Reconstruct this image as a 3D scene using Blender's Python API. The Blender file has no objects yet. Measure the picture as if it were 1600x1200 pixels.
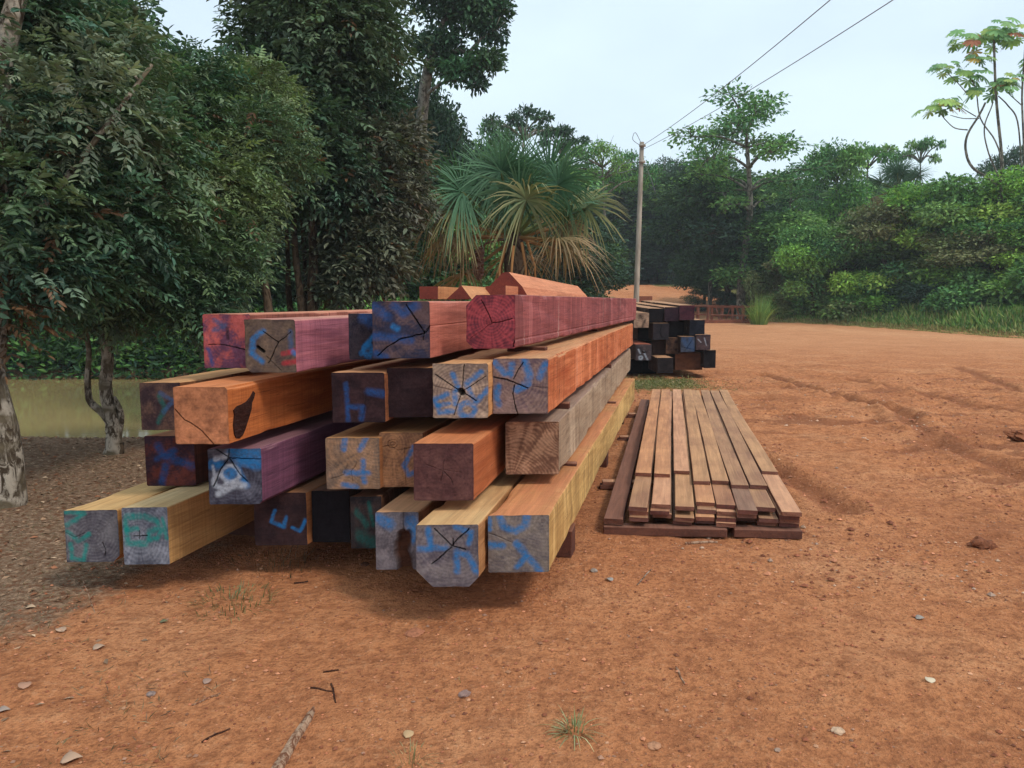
import bpy, math, random
import numpy as np
from mathutils import Vector, Matrix
R = math.radians
random.seed(7); rng = np.random.default_rng(11)
scene = bpy.context.scene

# ---------------------------------------------------------------- camera
H = 1.6; PITCH = R(6.18)
cam_d = bpy.data.cameras.new("Camera"); cam = bpy.data.objects.new("Camera", cam_d)
scene.collection.objects.link(cam)
cam_d.sensor_width = 36; cam_d.lens = 27; cam_d.clip_end = 2000; cam_d.clip_start = 0.05
cam.location = (0, 0, H); cam.rotation_euler = (R(90) - PITCH, 0, 0)
scene.camera = cam
# ---------------------------------------------------------------- world, sun, exposure
SUN_EL, SUN_AZ = R(52), R(125)     # azimuth clockwise from +Y
w = bpy.data.worlds.new("World"); scene.world = w; w.use_nodes = True
nt = w.node_tree; nt.nodes.clear()
out = nt.nodes.new("ShaderNodeOutputWorld"); bg = nt.nodes.new("ShaderNodeBackground")
sky = nt.nodes.new("ShaderNodeTexSky"); sky.sky_type = 'NISHITA'; sky.sun_disc = False
sky.sun_elevation = SUN_EL; sky.sun_rotation = SUN_AZ; sky.dust_density = 2.0
tc = nt.nodes.new("ShaderNodeTexCoord"); mp = nt.nodes.new("ShaderNodeMapping")
mp.inputs['Scale'].default_value = (1.2, 1.2, 3.0)
ns = nt.nodes.new("ShaderNodeTexNoise"); ns.inputs['Scale'].default_value = 1.6
ns.inputs['Detail'].default_value = 5; ns.inputs['Roughness'].default_value = .45
rp = nt.nodes.new("ShaderNodeValToRGB")
rp.color_ramp.elements[0].position = .36; rp.color_ramp.elements[0].color = (5.9, 7.1, 8.4, 1)
rp.color_ramp.elements[1].position = .66; rp.color_ramp.elements[1].color = (7.4, 8.9, 9.6, 1)
mx = nt.nodes.new("ShaderNodeMix"); mx.data_type = 'RGBA'; mx.inputs[0].default_value = .86
L = nt.links.new
L(tc.outputs['Generated'], mp.inputs['Vector']); L(mp.outputs[0], ns.inputs['Vector'])
L(ns.outputs[0], rp.inputs[0]); L(sky.outputs[0], mx.inputs[6]); L(rp.outputs[0], mx.inputs[7])
L(mx.outputs[2], bg.inputs[0]); L(bg.outputs[0], out.inputs[0]); bg.inputs[1].default_value = .1
sd = bpy.data.lights.new("Sun", 'SUN'); sun = bpy.data.objects.new("Sun", sd); scene.collection.objects.link(sun)
sd.energy = 1.5; sd.angle = R(12); sd.color = (1, .93, .84)
sdir = Vector((math.sin(SUN_AZ) * math.cos(SUN_EL), math.cos(SUN_AZ) * math.cos(SUN_EL), math.sin(SUN_EL)))
sun.rotation_euler = sdir.to_track_quat('Z', 'Y').to_euler(); sun.location = (0, 0, 50)
scene.view_settings.view_transform = 'Standard'; scene.view_settings.look = 'None'
scene.view_settings.gamma = 1; scene.view_settings.use_curve_mapping = False
scene.view_settings.exposure = 0.45

# ---------------------------------------------------------------- helpers
def ratio(py):                      # drop below eye per metre of Y
    y = (600 - py) / 1200; s, c = math.sin(PITCH), math.cos(PITCH)
    return (s - y * c) / (c + y * s)
def at(px, py, Y):
    x = (px - 800) / 1200; y = (600 - py) / 1200; s, c = math.sin(PITCH), math.cos(PITCH)
    t = Y / (c + y * s)
    return Vector((x * t, Y, H + (-s + y * c) * t))
def G(px, py, z=0.0):
    return at(px, py, (H - z) / ratio(py))
def lin(c):
    return tuple((v / 255 / 12.92 if v / 255 <= .04045 else ((v / 255 + .055) / 1.055) ** 2.4) for v in c)
_T = np.random.default_rng(3).random((256, 256))
def vn(x, y):
    xi = np.floor(x).astype(int); yi = np.floor(y).astype(int); fx = x - xi; fy = y - yi
    fx = fx * fx * (3 - 2 * fx); fy = fy * fy * (3 - 2 * fy)
    g = lambda a, b: _T[a & 255, b & 255]
    return (g(xi, yi) * (1 - fx) + g(xi + 1, yi) * fx) * (1 - fy) + (g(xi, yi + 1) * (1 - fx) + g(xi + 1, yi + 1) * fx) * fy
def fbm(x, y, o=4, ro=.5):
    s = 0; a = 1; t = 0
    for i in range(o):
        s = s + a * vn(x * 2 ** i + 17.3 * i, y * 2 ** i + 9.1 * i); t += a; a *= ro
    return s / t
def sstep(a, b, x):
    t = np.clip((x - a) / (b - a), 0, 1); return t * t * (3 - 2 * t)
def segdist(U, V, pts):
    d = np.full(np.shape(U), 9e9)
    for (x0, y0), (x1, y1) in zip(pts[:-1], pts[1:]):
        dx, dy = x1 - x0, y1 - y0; l2 = dx * dx + dy * dy + 1e-12
        t = np.clip(((U - x0) * dx + (V - y0) * dy) / l2, 0, 1)
        d = np.minimum(d, np.hypot(U - x0 - t * dx, V - y0 - t * dy))
    return d
def mesh_obj(name, V, F, mats, parent=None, smooth=False, midx=None, cols=None, cdom='POINT', loc=None):
    me = bpy.data.meshes.new(name)
    V = np.asarray(V, dtype=np.float32)
    if isinstance(F, np.ndarray) and F.ndim == 2:
        k = F.shape[1]; n = F.shape[0]
        me.vertices.add(len(V)); me.vertices.foreach_set('co', V.ravel())
        me.loops.add(n * k); me.loops.foreach_set('vertex_index', F.astype(np.int32).ravel())
        me.polygons.add(n); me.polygons.foreach_set('loop_start', np.arange(0, n * k, k, dtype=np.int32))
        me.polygons.foreach_set('loop_total', np.full(n, k, dtype=np.int32))
    else:
        me.from_pydata([tuple(v) for v in V], [], [tuple(f) for f in F])
    for m in (mats if isinstance(mats, (list, tuple)) else [mats]): me.materials.append(m)
    if midx is not None: me.polygons.foreach_set('material_index', np.asarray(midx, dtype=np.int32))
    if cols is not None:
        ca = me.attributes.new('Col', 'FLOAT_COLOR', cdom)
        c = np.ones((len(cols), 4), dtype=np.float32); c[:, :3] = cols; ca.data.foreach_set('color', c.ravel())
    me.polygons.foreach_set('use_smooth', np.full(len(me.polygons), smooth))
    me.update(calc_edges=True); me.validate()
    o = bpy.data.objects.new(name, me); scene.collection.objects.link(o)
    if parent: o.parent = parent
    if loc is not None: o.location = loc
    return o
def tag(o, label, cat, group=None, kind=None):
    if label: o['label'] = label
    if cat: o['category'] = cat
    if group: o['group'] = group
    if kind: o['kind'] = kind
    return o
def thing(name, loc, label, cat, group=None, rz=0):
    o = bpy.data.objects.new(name, None); scene.collection.objects.link(o); o.location = loc
    o.rotation_euler.z = rz; o.empty_display_size = .2
    return tag(o, label, cat, group)
def copy_tree(o):
    r = o.copy(); scene.collection.objects.link(r)
    for ch in o.children:
        c = ch.copy(); scene.collection.objects.link(c); c.parent = r
    return r

class MB:                            # tubes and boxes collected into one mesh
    def __init__(s): s.v = []; s.f = []
    def tube(s, pts, rad, n=8, cap=True, jit=0):
        pts = [Vector(p) for p in pts]; b = len(s.v); m = len(pts)
        u = None
        for i, p in enumerate(pts):
            d = (pts[min(i + 1, m - 1)] - pts[max(i - 1, 0)]).normalized()
            if u is None: u = d.orthogonal().normalized()
            u = (u - d * u.dot(d)).normalized(); q = d.cross(u)
            r = rad[i] if isinstance(rad, (list, tuple)) else rad
            for k in range(n):
                a = 2 * math.pi * k / n; rr = r * (1 + random.uniform(-jit, jit))
                s.v.append(p + u * math.cos(a) * rr + q * math.sin(a) * rr)
        for i in range(m - 1):
            for k in range(n):
                a0 = b + i * n + k; a1 = b + i * n + (k + 1) % n
                s.f.append((a0, a1, a1 + n, a0 + n))
        if cap:
            s.f.append(tuple(b + k for k in range(n))[::-1]); s.f.append(tuple(b + (m - 1) * n + k for k in range(n)))
    def box(s, c, sz, rz=0, tilt=0, jit=0):
        b = len(s.v); M = Matrix.Rotation(rz, 3, 'Z') @ Matrix.Rotation(tilt, 3, 'Y')
        for dz in (-.5, .5):
            for dy in (-.5, .5):
                for dx in (-.5, .5):
                    s.v.append(Vector(c) + M @ Vector((dx * sz[0] + random.uniform(-jit, jit), dy * sz[1], dz * sz[2] + random.uniform(-jit, jit))))
        for f in ((0, 2, 3, 1), (4, 5, 7, 6), (0, 1, 5, 4), (2, 6, 7, 3), (0, 4, 6, 2), (1, 3, 7, 5)):
            s.f.append(tuple(b + k for k in f))
    def build(s, name, mat, parent=None, smooth=False, **k):
        return mesh_obj(name, [tuple(v) for v in s.v], s.f, mat, parent, smooth, **k)
def smooth_path(pts, n=5):
    P = [Vector(p) for p in pts]; o = []
    for i in range(len(P) - 1):
        p0, p1, p2, p3 = P[max(i - 1, 0)], P[i], P[i + 1], P[min(i + 2, len(P) - 1)]
        for k in range(n):
            t = k / n
            o.append(.5 * ((2 * p1) + (-p0 + p2) * t + (2 * p0 - 5 * p1 + 4 * p2 - p3) * t * t + (-p0 + 3 * p1 - 3 * p2 + p3) * t ** 3))
    return o + [P[-1]]

# ---------------------------------------------------------------- materials
class NG:
    def __init__(s, name, rough=.8, spec=.3):
        s.m = bpy.data.materials.new(name); s.m.use_nodes = True; s.t = s.m.node_tree
        s.b = s.t.nodes['Principled BSDF']; s.b.inputs['Roughness'].default_value = rough
        s.b.inputs['Specular IOR Level'].default_value = spec
        s.out = s.t.nodes['Material Output']; s.tc = s.t.nodes.new("ShaderNodeTexCoord")
    def link(s, a, b): s.t.links.new(a, b)
    def val(s, sock, v):
        if hasattr(v, 'is_linked') or isinstance(v, bpy.types.NodeSocket): s.link(v, sock)
        elif v is not None: sock.default_value = v
    def map(s, scale, coord='Object', rot=(0, 0, 0)):
        n = s.t.nodes.new("ShaderNodeMapping"); n.inputs['Scale'].default_value = scale; n.inputs['Rotation'].default_value = rot
        s.link(s.tc.outputs[coord], n.inputs[0]); return n.outputs[0]
    def noise(s, vec, scale=1, detail=4, rough=.55, dist=0):
        n = s.t.nodes.new("ShaderNodeTexNoise"); n.inputs['Scale'].default_value = scale
        n.inputs['Detail'].default_value = detail; n.inputs['Roughness'].default_value = rough
        n.inputs['Distortion'].default_value = dist; s.val(n.inputs['Vector'], vec); return n.outputs[0]
    def voro(s, vec, scale):
        n = s.t.nodes.new("ShaderNodeTexVoronoi"); n.inputs['Scale'].default_value = scale; s.val(n.inputs['Vector'], vec); return n
    def ramp(s, fac, stops):
        n = s.t.nodes.new("ShaderNodeValToRGB"); e = n.color_ramp.elements
        while len(e) < len(stops): e.new(.5)
        for k, (p, c) in enumerate(stops):
            e[k].position = p; e[k].color = (*c, 1) if len(c) == 3 else c
        s.link(fac, n.inputs[0]); return n.outputs[0]
    def mix(s, f, a, b, mode='MIX'):
        n = s.t.nodes.new("ShaderNodeMix"); n.data_type = 'RGBA'; n.blend_type = mode
        s.val(n.inputs[0], f)
        for k, v in ((6, a), (7, b)):
            if isinstance(v, tuple): n.inputs[k].default_value = (*v, 1) if len(v) == 3 else v
            else: s.link(v, n.inputs[k])
        return n.outputs[2]
    def math(s, op, a, b=None, clamp=False):
        n = s.t.nodes.new("ShaderNodeMath"); n.operation = op; n.use_clamp = clamp
        s.val(n.inputs[0], a)
        if b is not None: s.val(n.inputs[1], b)
        return n.outputs[0]
    def attr(s, name='Col'):
        n = s.t.nodes.new("ShaderNodeAttribute"); n.attribute_name = name; return n
    def bump(s, h, strength=.4, dist=.01):
        n = s.t.nodes.new("ShaderNodeBump"); n.inputs['Strength'].default_value = strength
        n.inputs['Distance'].default_value = dist; s.link(h, n.inputs['Height']); s.link(n.outputs[0], s.b.inputs['Normal'])
    def base(s, c):
        if isinstance(c, tuple): s.b.inputs['Base Color'].default_value = (*c, 1)
        else: s.link(c, s.b.inputs['Base Color'])
        return s.m
W3 = (1., 1., 1.); K3 = (0., 0., 0.)
def normal_z(g):
    n = g.t.nodes.new("ShaderNodeNewGeometry"); sp = g.t.nodes.new("ShaderNodeSeparateXYZ")
    g.link(n.outputs['True Normal'], sp.inputs[0]); return sp.outputs[2]
_sm = {}
def wood_side(a, b, top=None, band=.5, seed=0.0, dark=.0):
    """sawn timber: grain along local y, saw bands across it, dust on top"""
    key = (a, b, top, band, seed, dark)
    if key in _sm: return _sm[key]
    g = NG("sawn_wood", .82, .25)
    A, B = lin(a), lin(b)
    off = (seed, seed * 1.7, seed * .6)
    mpn = g.t.nodes.new("ShaderNodeMapping"); mpn.inputs['Location'].default_value = off
    g.link(g.tc.outputs['Object'], mpn.inputs[0]); base = mpn.outputs[0]
    def sc(v):
        n = g.t.nodes.new("ShaderNodeMapping"); n.inputs['Scale'].default_value = v; g.link(base, n.inputs[0]); return n.outputs[0]
    grain = g.noise(sc((26, 1.3, 26)), 1, 6, .6, 1.2)
    fine = g.noise(sc((160, 5, 160)), 1, 3, .6)
    blotch = g.noise(sc((3, 1.1, 3)), 1, 4, .55)
    bands = g.noise(sc((.25, 9, .25)), 1, 5, .75)
    thin = g.noise(sc((.4, 70, .4)), 1, 2, .6)
    col = g.ramp(g.math('ADD', g.math('MULTIPLY', grain, .55), g.math('MULTIPLY', blotch, .45)), [(.36, B), (.62, A)])
    dk = tuple(v * .42 for v in B)
    col = g.mix(g.math('MULTIPLY', g.ramp(bands, [(.34, W3), (.47, K3)]), band), col, dk)
    col = g.mix(g.math('MULTIPLY', g.ramp(bands, [(.58, K3), (.72, W3)]), band * .55), col, tuple(min(1, v * 1.5 + .05) for v in A))
    col = g.mix(g.math('MULTIPLY', g.ramp(thin, [(.4, W3), (.55, K3)]), .28), col, tuple(v * .7 for v in B))
    col = g.mix(g.math('MULTIPLY', g.ramp(fine, [(.35, W3), (.55, K3)]), .35), col, tuple(v * .6 for v in B))
    if band > .4:
        pan = g.noise(sc((.15, 2.1, .15)), 1, 4, .85)
        col = g.mix(g.math('MULTIPLY', g.ramp(pan, [(.40, W3), (.44, K3)]), .42), col, tuple(v * .55 for v in B))
        col = g.mix(g.math('MULTIPLY', g.ramp(pan, [(.555, K3), (.585, W3)]), .35), col, tuple(min(1, v * 1.35 + .05) for v in A))
        ln_ = g.noise(sc((.6, 3.6, .5)), 1, 3, .6)
        col = g.mix(g.ramp(ln_, [(.485, K3), (.495, (.8,) * 3), (.5, K3)]), col, tuple(v * .3 for v in B))
        drp = g.noise(sc((.8, 14, 1.5)), 1, 3, .6)
        col = g.mix(g.math('MULTIPLY', g.ramp(drp, [(.66, K3), (.72, W3)]), .4), col, (.5, .42, .36))
    stn = g.noise(sc((2.2, .7, 6)), 1, 6, .7, .6)
    col = g.mix(g.math('MULTIPLY', g.ramp(stn, [(.34, W3), (.47, K3)]), .55), col, tuple(v * .5 for v in B))
    crk = g.noise(sc((9, .55, 22)), 1, 3, .5, .3)
    col = g.mix(g.ramp(crk, [(.495, K3), (.5, (.75,) * 3), (.505, K3)]), col, tuple(v * .25 for v in B))
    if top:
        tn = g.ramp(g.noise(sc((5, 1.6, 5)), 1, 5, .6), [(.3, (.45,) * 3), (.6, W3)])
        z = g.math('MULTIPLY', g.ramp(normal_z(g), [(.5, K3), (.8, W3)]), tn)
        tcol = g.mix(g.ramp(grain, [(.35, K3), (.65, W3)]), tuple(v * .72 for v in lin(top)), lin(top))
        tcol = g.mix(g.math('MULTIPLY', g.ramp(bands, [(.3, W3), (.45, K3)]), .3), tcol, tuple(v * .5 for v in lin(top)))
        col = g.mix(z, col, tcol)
    g.bump(g.math('ADD', g.math('MULTIPLY', grain, .7), g.math('ADD', g.math('MULTIPLY', thin, .5), g.math('MULTIPLY', fine, .35))), .55, .006)
    _sm[key] = g.base(col); return _sm[key]
def mat_attr(name, rough=.85, bump=None, trans=0, spec=.3, hue=0):
    g = NG(name, rough, spec); c = g.attr().outputs[0]
    if bump:
        n = g.noise(g.map((bump,) * 3), 1, 5, .65); g.bump(n, .5, .004)
        c = g.mix(g.math('MULTIPLY', g.ramp(n, [(.35, W3), (.6, K3)]), .4), c, g.mix(1., c, (.5, .48, .46), 'MULTIPLY'))
    g.base(c)
    if trans:
        t = g.t.nodes.new("ShaderNodeBsdfTranslucent"); m = g.t.nodes.new("ShaderNodeMixShader")
        g.link(g.mix(1., c, (.9, 1.05, .6), 'MULTIPLY'), t.inputs[0]); m.inputs[0].default_value = trans
        g.link(g.b.outputs[0], m.inputs[1]); g.link(t.outputs[0], m.inputs[2]); g.link(m.outputs[0], g.out.inputs[0])
    return g.m
M_end = mat_attr("end_grain", .9, 90, spec=.1)
M_leaf = mat_attr("leaf", .5, None, .22, .35)
M_leaf_far = mat_attr("leaf_far", .6, None, .2, .2)
M_litter = mat_attr("litter", .8)
def bark_mat(a, b, scale=9, c=None):
    g = NG("bark", .95, .1); v = g.map((scale, scale, scale * .45))
    n = g.noise(v, 1, 6, .7, .8); col = g.ramp(n, [(.44, lin(a)), (.54, lin(b))])
    if c: col = g.mix(g.ramp(g.noise(g.map((2.5, 2.5, 5)), 1, 3), [(.5, K3), (.6, W3)]), col, lin(c))
    g.bump(n, .9, .03); return g.base(col)
M_bark_pale = bark_mat((70, 58, 46), (172, 160, 144), 16, (104, 92, 74))
M_bark_dark = bark_mat((48, 38, 30), (96, 80, 64), 9)
M_bark_grey = bark_mat((70, 66, 58), (135, 130, 118), 6)

# ---------------------------------------------------------------- terrain
def river_sd(x, y):                  # positive inside the pond
    a = 5.1 - np.abs(y - 15.45); xr = -4.6 - .22 * (y - 10.3)
    b = (xr - x)
    wob = .5 * fbm(x * .5, y * .5, 3) - .25
    s1 = np.minimum(a + wob, b + wob)
    return s1
def creek_sd(x, y):                  # gully under the bridge at the right
    return 1.6 - segdist(x, y, [(14.5, 53), (40, 62)])
ROAD = [(40, 2), (30, 14), (20.5, 30), (15.5, 40), (12.7, 50), (14.0, 60), (13.5, 69), (7.5, 76), (-8, 82)]
VERGE = [(-30, 60), (0, 34), (20, 27), (32, 21.6), (37, 20.2), (43, 18), (48, 15.3), (56, 20)]
def verge_x(y): return np.interp(y, [p[0] for p in VERGE], [p[1] for p in VERGE])
RUTS = [([(1190, 585), (1250, 602), (1330, 625), (1440, 655)], .03), ([(1330, 592), (1420, 610), (1500, 628), (1610, 645)], .022),
        ([(1130, 700), (1190, 722), (1270, 770), (1310, 800)], .03), ([(1500, 575), (1560, 600), (1700, 640)], .02),
        ([(1400, 640), (1480, 700), (1600, 740)], .018)]
RUTS = [([tuple(G(px, py)[:2]) for px, py in r], d) for r, d in RUTS]
def height(x, y, fine=True):
    x = np.asarray(x, float); y = np.asarray(y, float)
    z = .12 * (fbm(x * .12 + 5, y * .12, 3) - .5) * sstep(3, 14, np.hypot(x, y))
    z = z + .35 * sstep(30, 52, y)
    road = segdist(x, y, ROAD)
    z = z + .9 * sstep(52, 62, y) + 2.0 * sstep(60, 78, y) + np.clip(y - 84, 0, 400) * .13
    z = z + .5 * sstep(22, 34, y) * sstep(-2, -8, x)
    vx = verge_x(y); off = x - vx
    z = z + (.35 * sstep(.3, 2.5, off) + np.clip(off - 3, 0, 60) * .12) * sstep(56, 40, y)
    s = river_sd(x, y); z = z - .95 * sstep(-.9, 2.2, s) - .12 * sstep(-2.6, -.4, s) * sstep(-2.5, -5, x)
    z = z - 1.2 * sstep(-1.0, 1.0, creek_sd(x, y)) * sstep(4.0, 6.0, road + 0 * y)
    if fine:
        lit = sstep(-1.2, -3.0, x)
        near = sstep(34, 18, y)
        rough = .5 + .8 * sstep(1.8, 5, x) * sstep(1, 4, y)
        z = z + near * rough * (.05 * (fbm(x * .9, y * .9, 3) - .5) + .085 * (fbm(x * 2.6 + 40, y * 2.6, 4, .65) - .5) + .03 * (fbm(x * 8, y * 8 + 3, 2, .7) - .5)) * (1 - .4 * lit)
        rr_ = 1 - np.abs(2 * fbm(x * .55 + y * .25 + 11, y * 1.5 - x * .3, 4, .6) - 1)
        z = z + .11 * (rr_ - .75) * sstep(2.0, 4.5, x) * sstep(3.5, 6, y) * sstep(24, 15, y)
        for r, d in RUTS:
            d = d * 2.2
            q = segdist(x + .1 * (fbm(x * 1.5, y * 1.5, 2) - .5), y, r)
            lug = .5 + .5 * np.sin((x * .9 - y) * 14)
            z = z - d * np.exp(-(q / .11) ** 2) * (.6 + .4 * lug) + d * .6 * np.exp(-((q - .24) / .09) ** 2)
    return z
def axis(lo, hi, step, far_lo, far_hi, g=1.07):
    a = list(np.arange(lo, hi, step)); s = step
    while a[-1] < far_hi: s *= g; a.append(a[-1] + s)
    s = step; b = []; p = lo
    while p > far_lo: s *= g; p -= s; b.append(p)
    return np.array(b[::-1] + a)
xs = axis(-6.5, 9.5, .045, -320, 320); ys = axis(1.2, 17, .045, -60, 520)
X, Y = np.meshgrid(xs, ys); Z = height(X, Y)
V = np.stack([X, Y, Z], -1).reshape(-1, 3); nx, ny = len(xs), len(ys)
ii = np.arange(nx * ny).reshape(ny, nx)
F = np.stack([ii[:-1, :-1], ii[:-1, 1:], ii[1:, 1:], ii[1:, :-1]], -1).reshape(-1, 4)
x, y = V[:, 0], V[:, 1]
nz = fbm(x * .8, y * .8, 5, .6)
lit = np.clip(sstep(-1.55, -2.9, x + 1.6 * (nz - .5)) * sstep(1.5, 3.2, y + 2 * (nz - .5)), 0, 1)
road = segdist(x, y, ROAD)
veg = sstep(-.3, .5, x - verge_x(y) + .8 * (nz - .5)) * sstep(3, 4.2, road)
veg = np.maximum(veg, sstep(50, 53, y) * sstep(4.2, 5.2, road + 1.2 * (nz - .5)))
veg = np.maximum(veg, sstep(20.6, 22, y) * sstep(-1, -3, x)); veg = np.maximum(veg, sstep(19, 26, y) * sstep(3.0, .5, x))
veg = np.maximum(veg, .75 * sstep(.9, .4, segdist(x, y, [(2.1, 14.6), (3.2, 15.2)]) + 1.0 * (nz - .5)))
pale = sstep(15, 34, y) * .8 * sstep(60, 50, y) + .5 * sstep(2.5, .6, np.abs(road)) * sstep(10, 20, y)
g = NG("ground_soil", .95, .12)
at3 = g.attr(); sp = g.t.nodes.new("ShaderNodeSeparateColor"); g.link(at3.outputs[0], sp.inputs[0])
n1 = g.noise(g.map((.7,) * 3), 1, 6, .6); n2 = g.noise(g.map((7,) * 3), 1, 6, .65); n3 = g.noise(g.map((60,) * 3), 1, 4, .6)
n4 = g.noise(g.map((1.6, 5, 1)), 1, 4, .6, .4)
soil = g.ramp(n1, [(.3, lin((176, 112, 74))), (.5, lin((198, 130, 86))), (.72, lin((212, 150, 106)))])
soil = g.mix(g.math('MULTIPLY', g.ramp(n2, [(.36, W3), (.52, K3)]), .45), soil, lin((136, 82, 54)))
soil = g.mix(g.math('MULTIPLY', g.ramp(n2, [(.56, K3), (.7, W3)]), .35), soil, lin((216, 156, 110)))
soil = g.mix(g.math('MULTIPLY', g.ramp(n3, [(.36, W3), (.5, K3)]), .4), soil, lin((122, 74, 48)))
soil = g.mix(g.math('MULTIPLY', g.ramp(n4, [(.3, W3), (.42, K3)]), .35), soil, lin((138, 84, 56)))
soil = g.mix(g.math('MULTIPLY', sp.outputs[2], .6), soil, g.mix(g.ramp(n4, [(.35, K3), (.6, W3)]), lin((200, 142, 100)), lin((224, 168, 124))))
lt = g.ramp(g.noise(g.map((22, 22, 22)), 1, 6, .75), [(.34, lin((86, 66, 52))), (.5, lin((130, 104, 82))), (.64, lin((164, 138, 114)))])
col = g.mix(g.ramp(g.math('ADD', sp.outputs[0], g.math('MULTIPLY', g.math('SUBTRACT', n2, .5), .9)), [(.35, K3), (.65, W3)]), soil, lt)
gr = g.ramp(n2, [(.35, lin((52, 58, 30))), (.6, lin((104, 110, 60)))])
col = g.mix(g.ramp(g.math('ADD', sp.outputs[1], g.math('MULTIPLY', g.math('SUBTRACT', n2, .5), .8)), [(.35, K3), (.65, W3)]), col, gr)
dm = g.attr('Damp').outputs[2]
col = g.mix(g.ramp(g.math('ADD', dm, g.math('MULTIPLY', g.math('SUBTRACT', n2, .5), .7)), [(.3, K3), (.75, (.72,) * 3)]), col, lin((136, 82, 54)))
n5 = g.noise(g.map((22,) * 3), 1, 6, .7)
col = g.mix(g.math('MULTIPLY', g.ramp(n5, [(.40, W3), (.5, K3)]), .5), col, lin((132, 80, 52)))
col = g.mix(g.math('MULTIPLY', g.ramp(n5, [(.56, K3), (.66, W3)]), .4), col, lin((212, 156, 116)))
g.bump(g.math('ADD', g.math('MULTIPLY', n2, 1.0), g.math('ADD', g.math('MULTIPLY', n5, .6), g.math('MULTIPLY', n3, .3))), 1.0, .05)
M_ground = g.base(col)
gnd = tag(mesh_obj("ground", V, F, M_ground, smooth=True, cols=np.stack([lit, veg, pale], 1)), None, None, kind='structure')
damp = np.zeros(len(V))
for rt, _d in RUTS: damp = np.maximum(damp, np.exp(-(segdist(x + .1 * (fbm(x * 1.5, y * 1.5, 2) - .5), y, rt) / .17) ** 2))
rid = 1 - np.abs(2 * fbm(x * .55 + y * .25 + 11, y * 1.5 - x * .3, 4, .6) - 1)
damp = np.maximum(damp, .9 * sstep(.72, .5, rid) * sstep(1.5, 4, x) * sstep(3, 5, y) * sstep(24, 14, y))
damp = np.maximum(damp, .5 * sstep(.55, .68, fbm(x * .7 + 31, y * 1.6, 4, .6)) * sstep(1, 3, x) * sstep(22, 12, y) * sstep(4, 6, y))
da = gnd.data.attributes.new('Damp', 'FLOAT', 'POINT'); da.data.foreach_set('value', damp.astype(np.float32))
# water
g = NG("pond_water", .07, .4)
wn = g.noise(g.map((1.2, 5, 1)), 1, 4, .6); g.bump(wn, .12, .008)
g.base(g.mix(g.noise(g.map((.4, .6, 1)), 1, 3), lin((154, 132, 86)), lin((168, 148, 102))))
wx = np.linspace(-70, -1, 30); wy = np.linspace(8.6, 22.5, 12); WX, WY = np.meshgrid(wx, wy)
iw = np.arange(360).reshape(12, 30)
tag(mesh_obj("pond_water", np.stack([WX, WY, WX * 0 - .44], -1).reshape(-1, 3), np.stack([iw[:-1, :-1], iw[:-1, 1:], iw[1:, 1:], iw[1:, :-1]], -1).reshape(-1, 4), g.m), None, None, kind='structure')
def gz(x, y): return float(height(np.array([x]), np.array([y]))[0])

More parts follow.
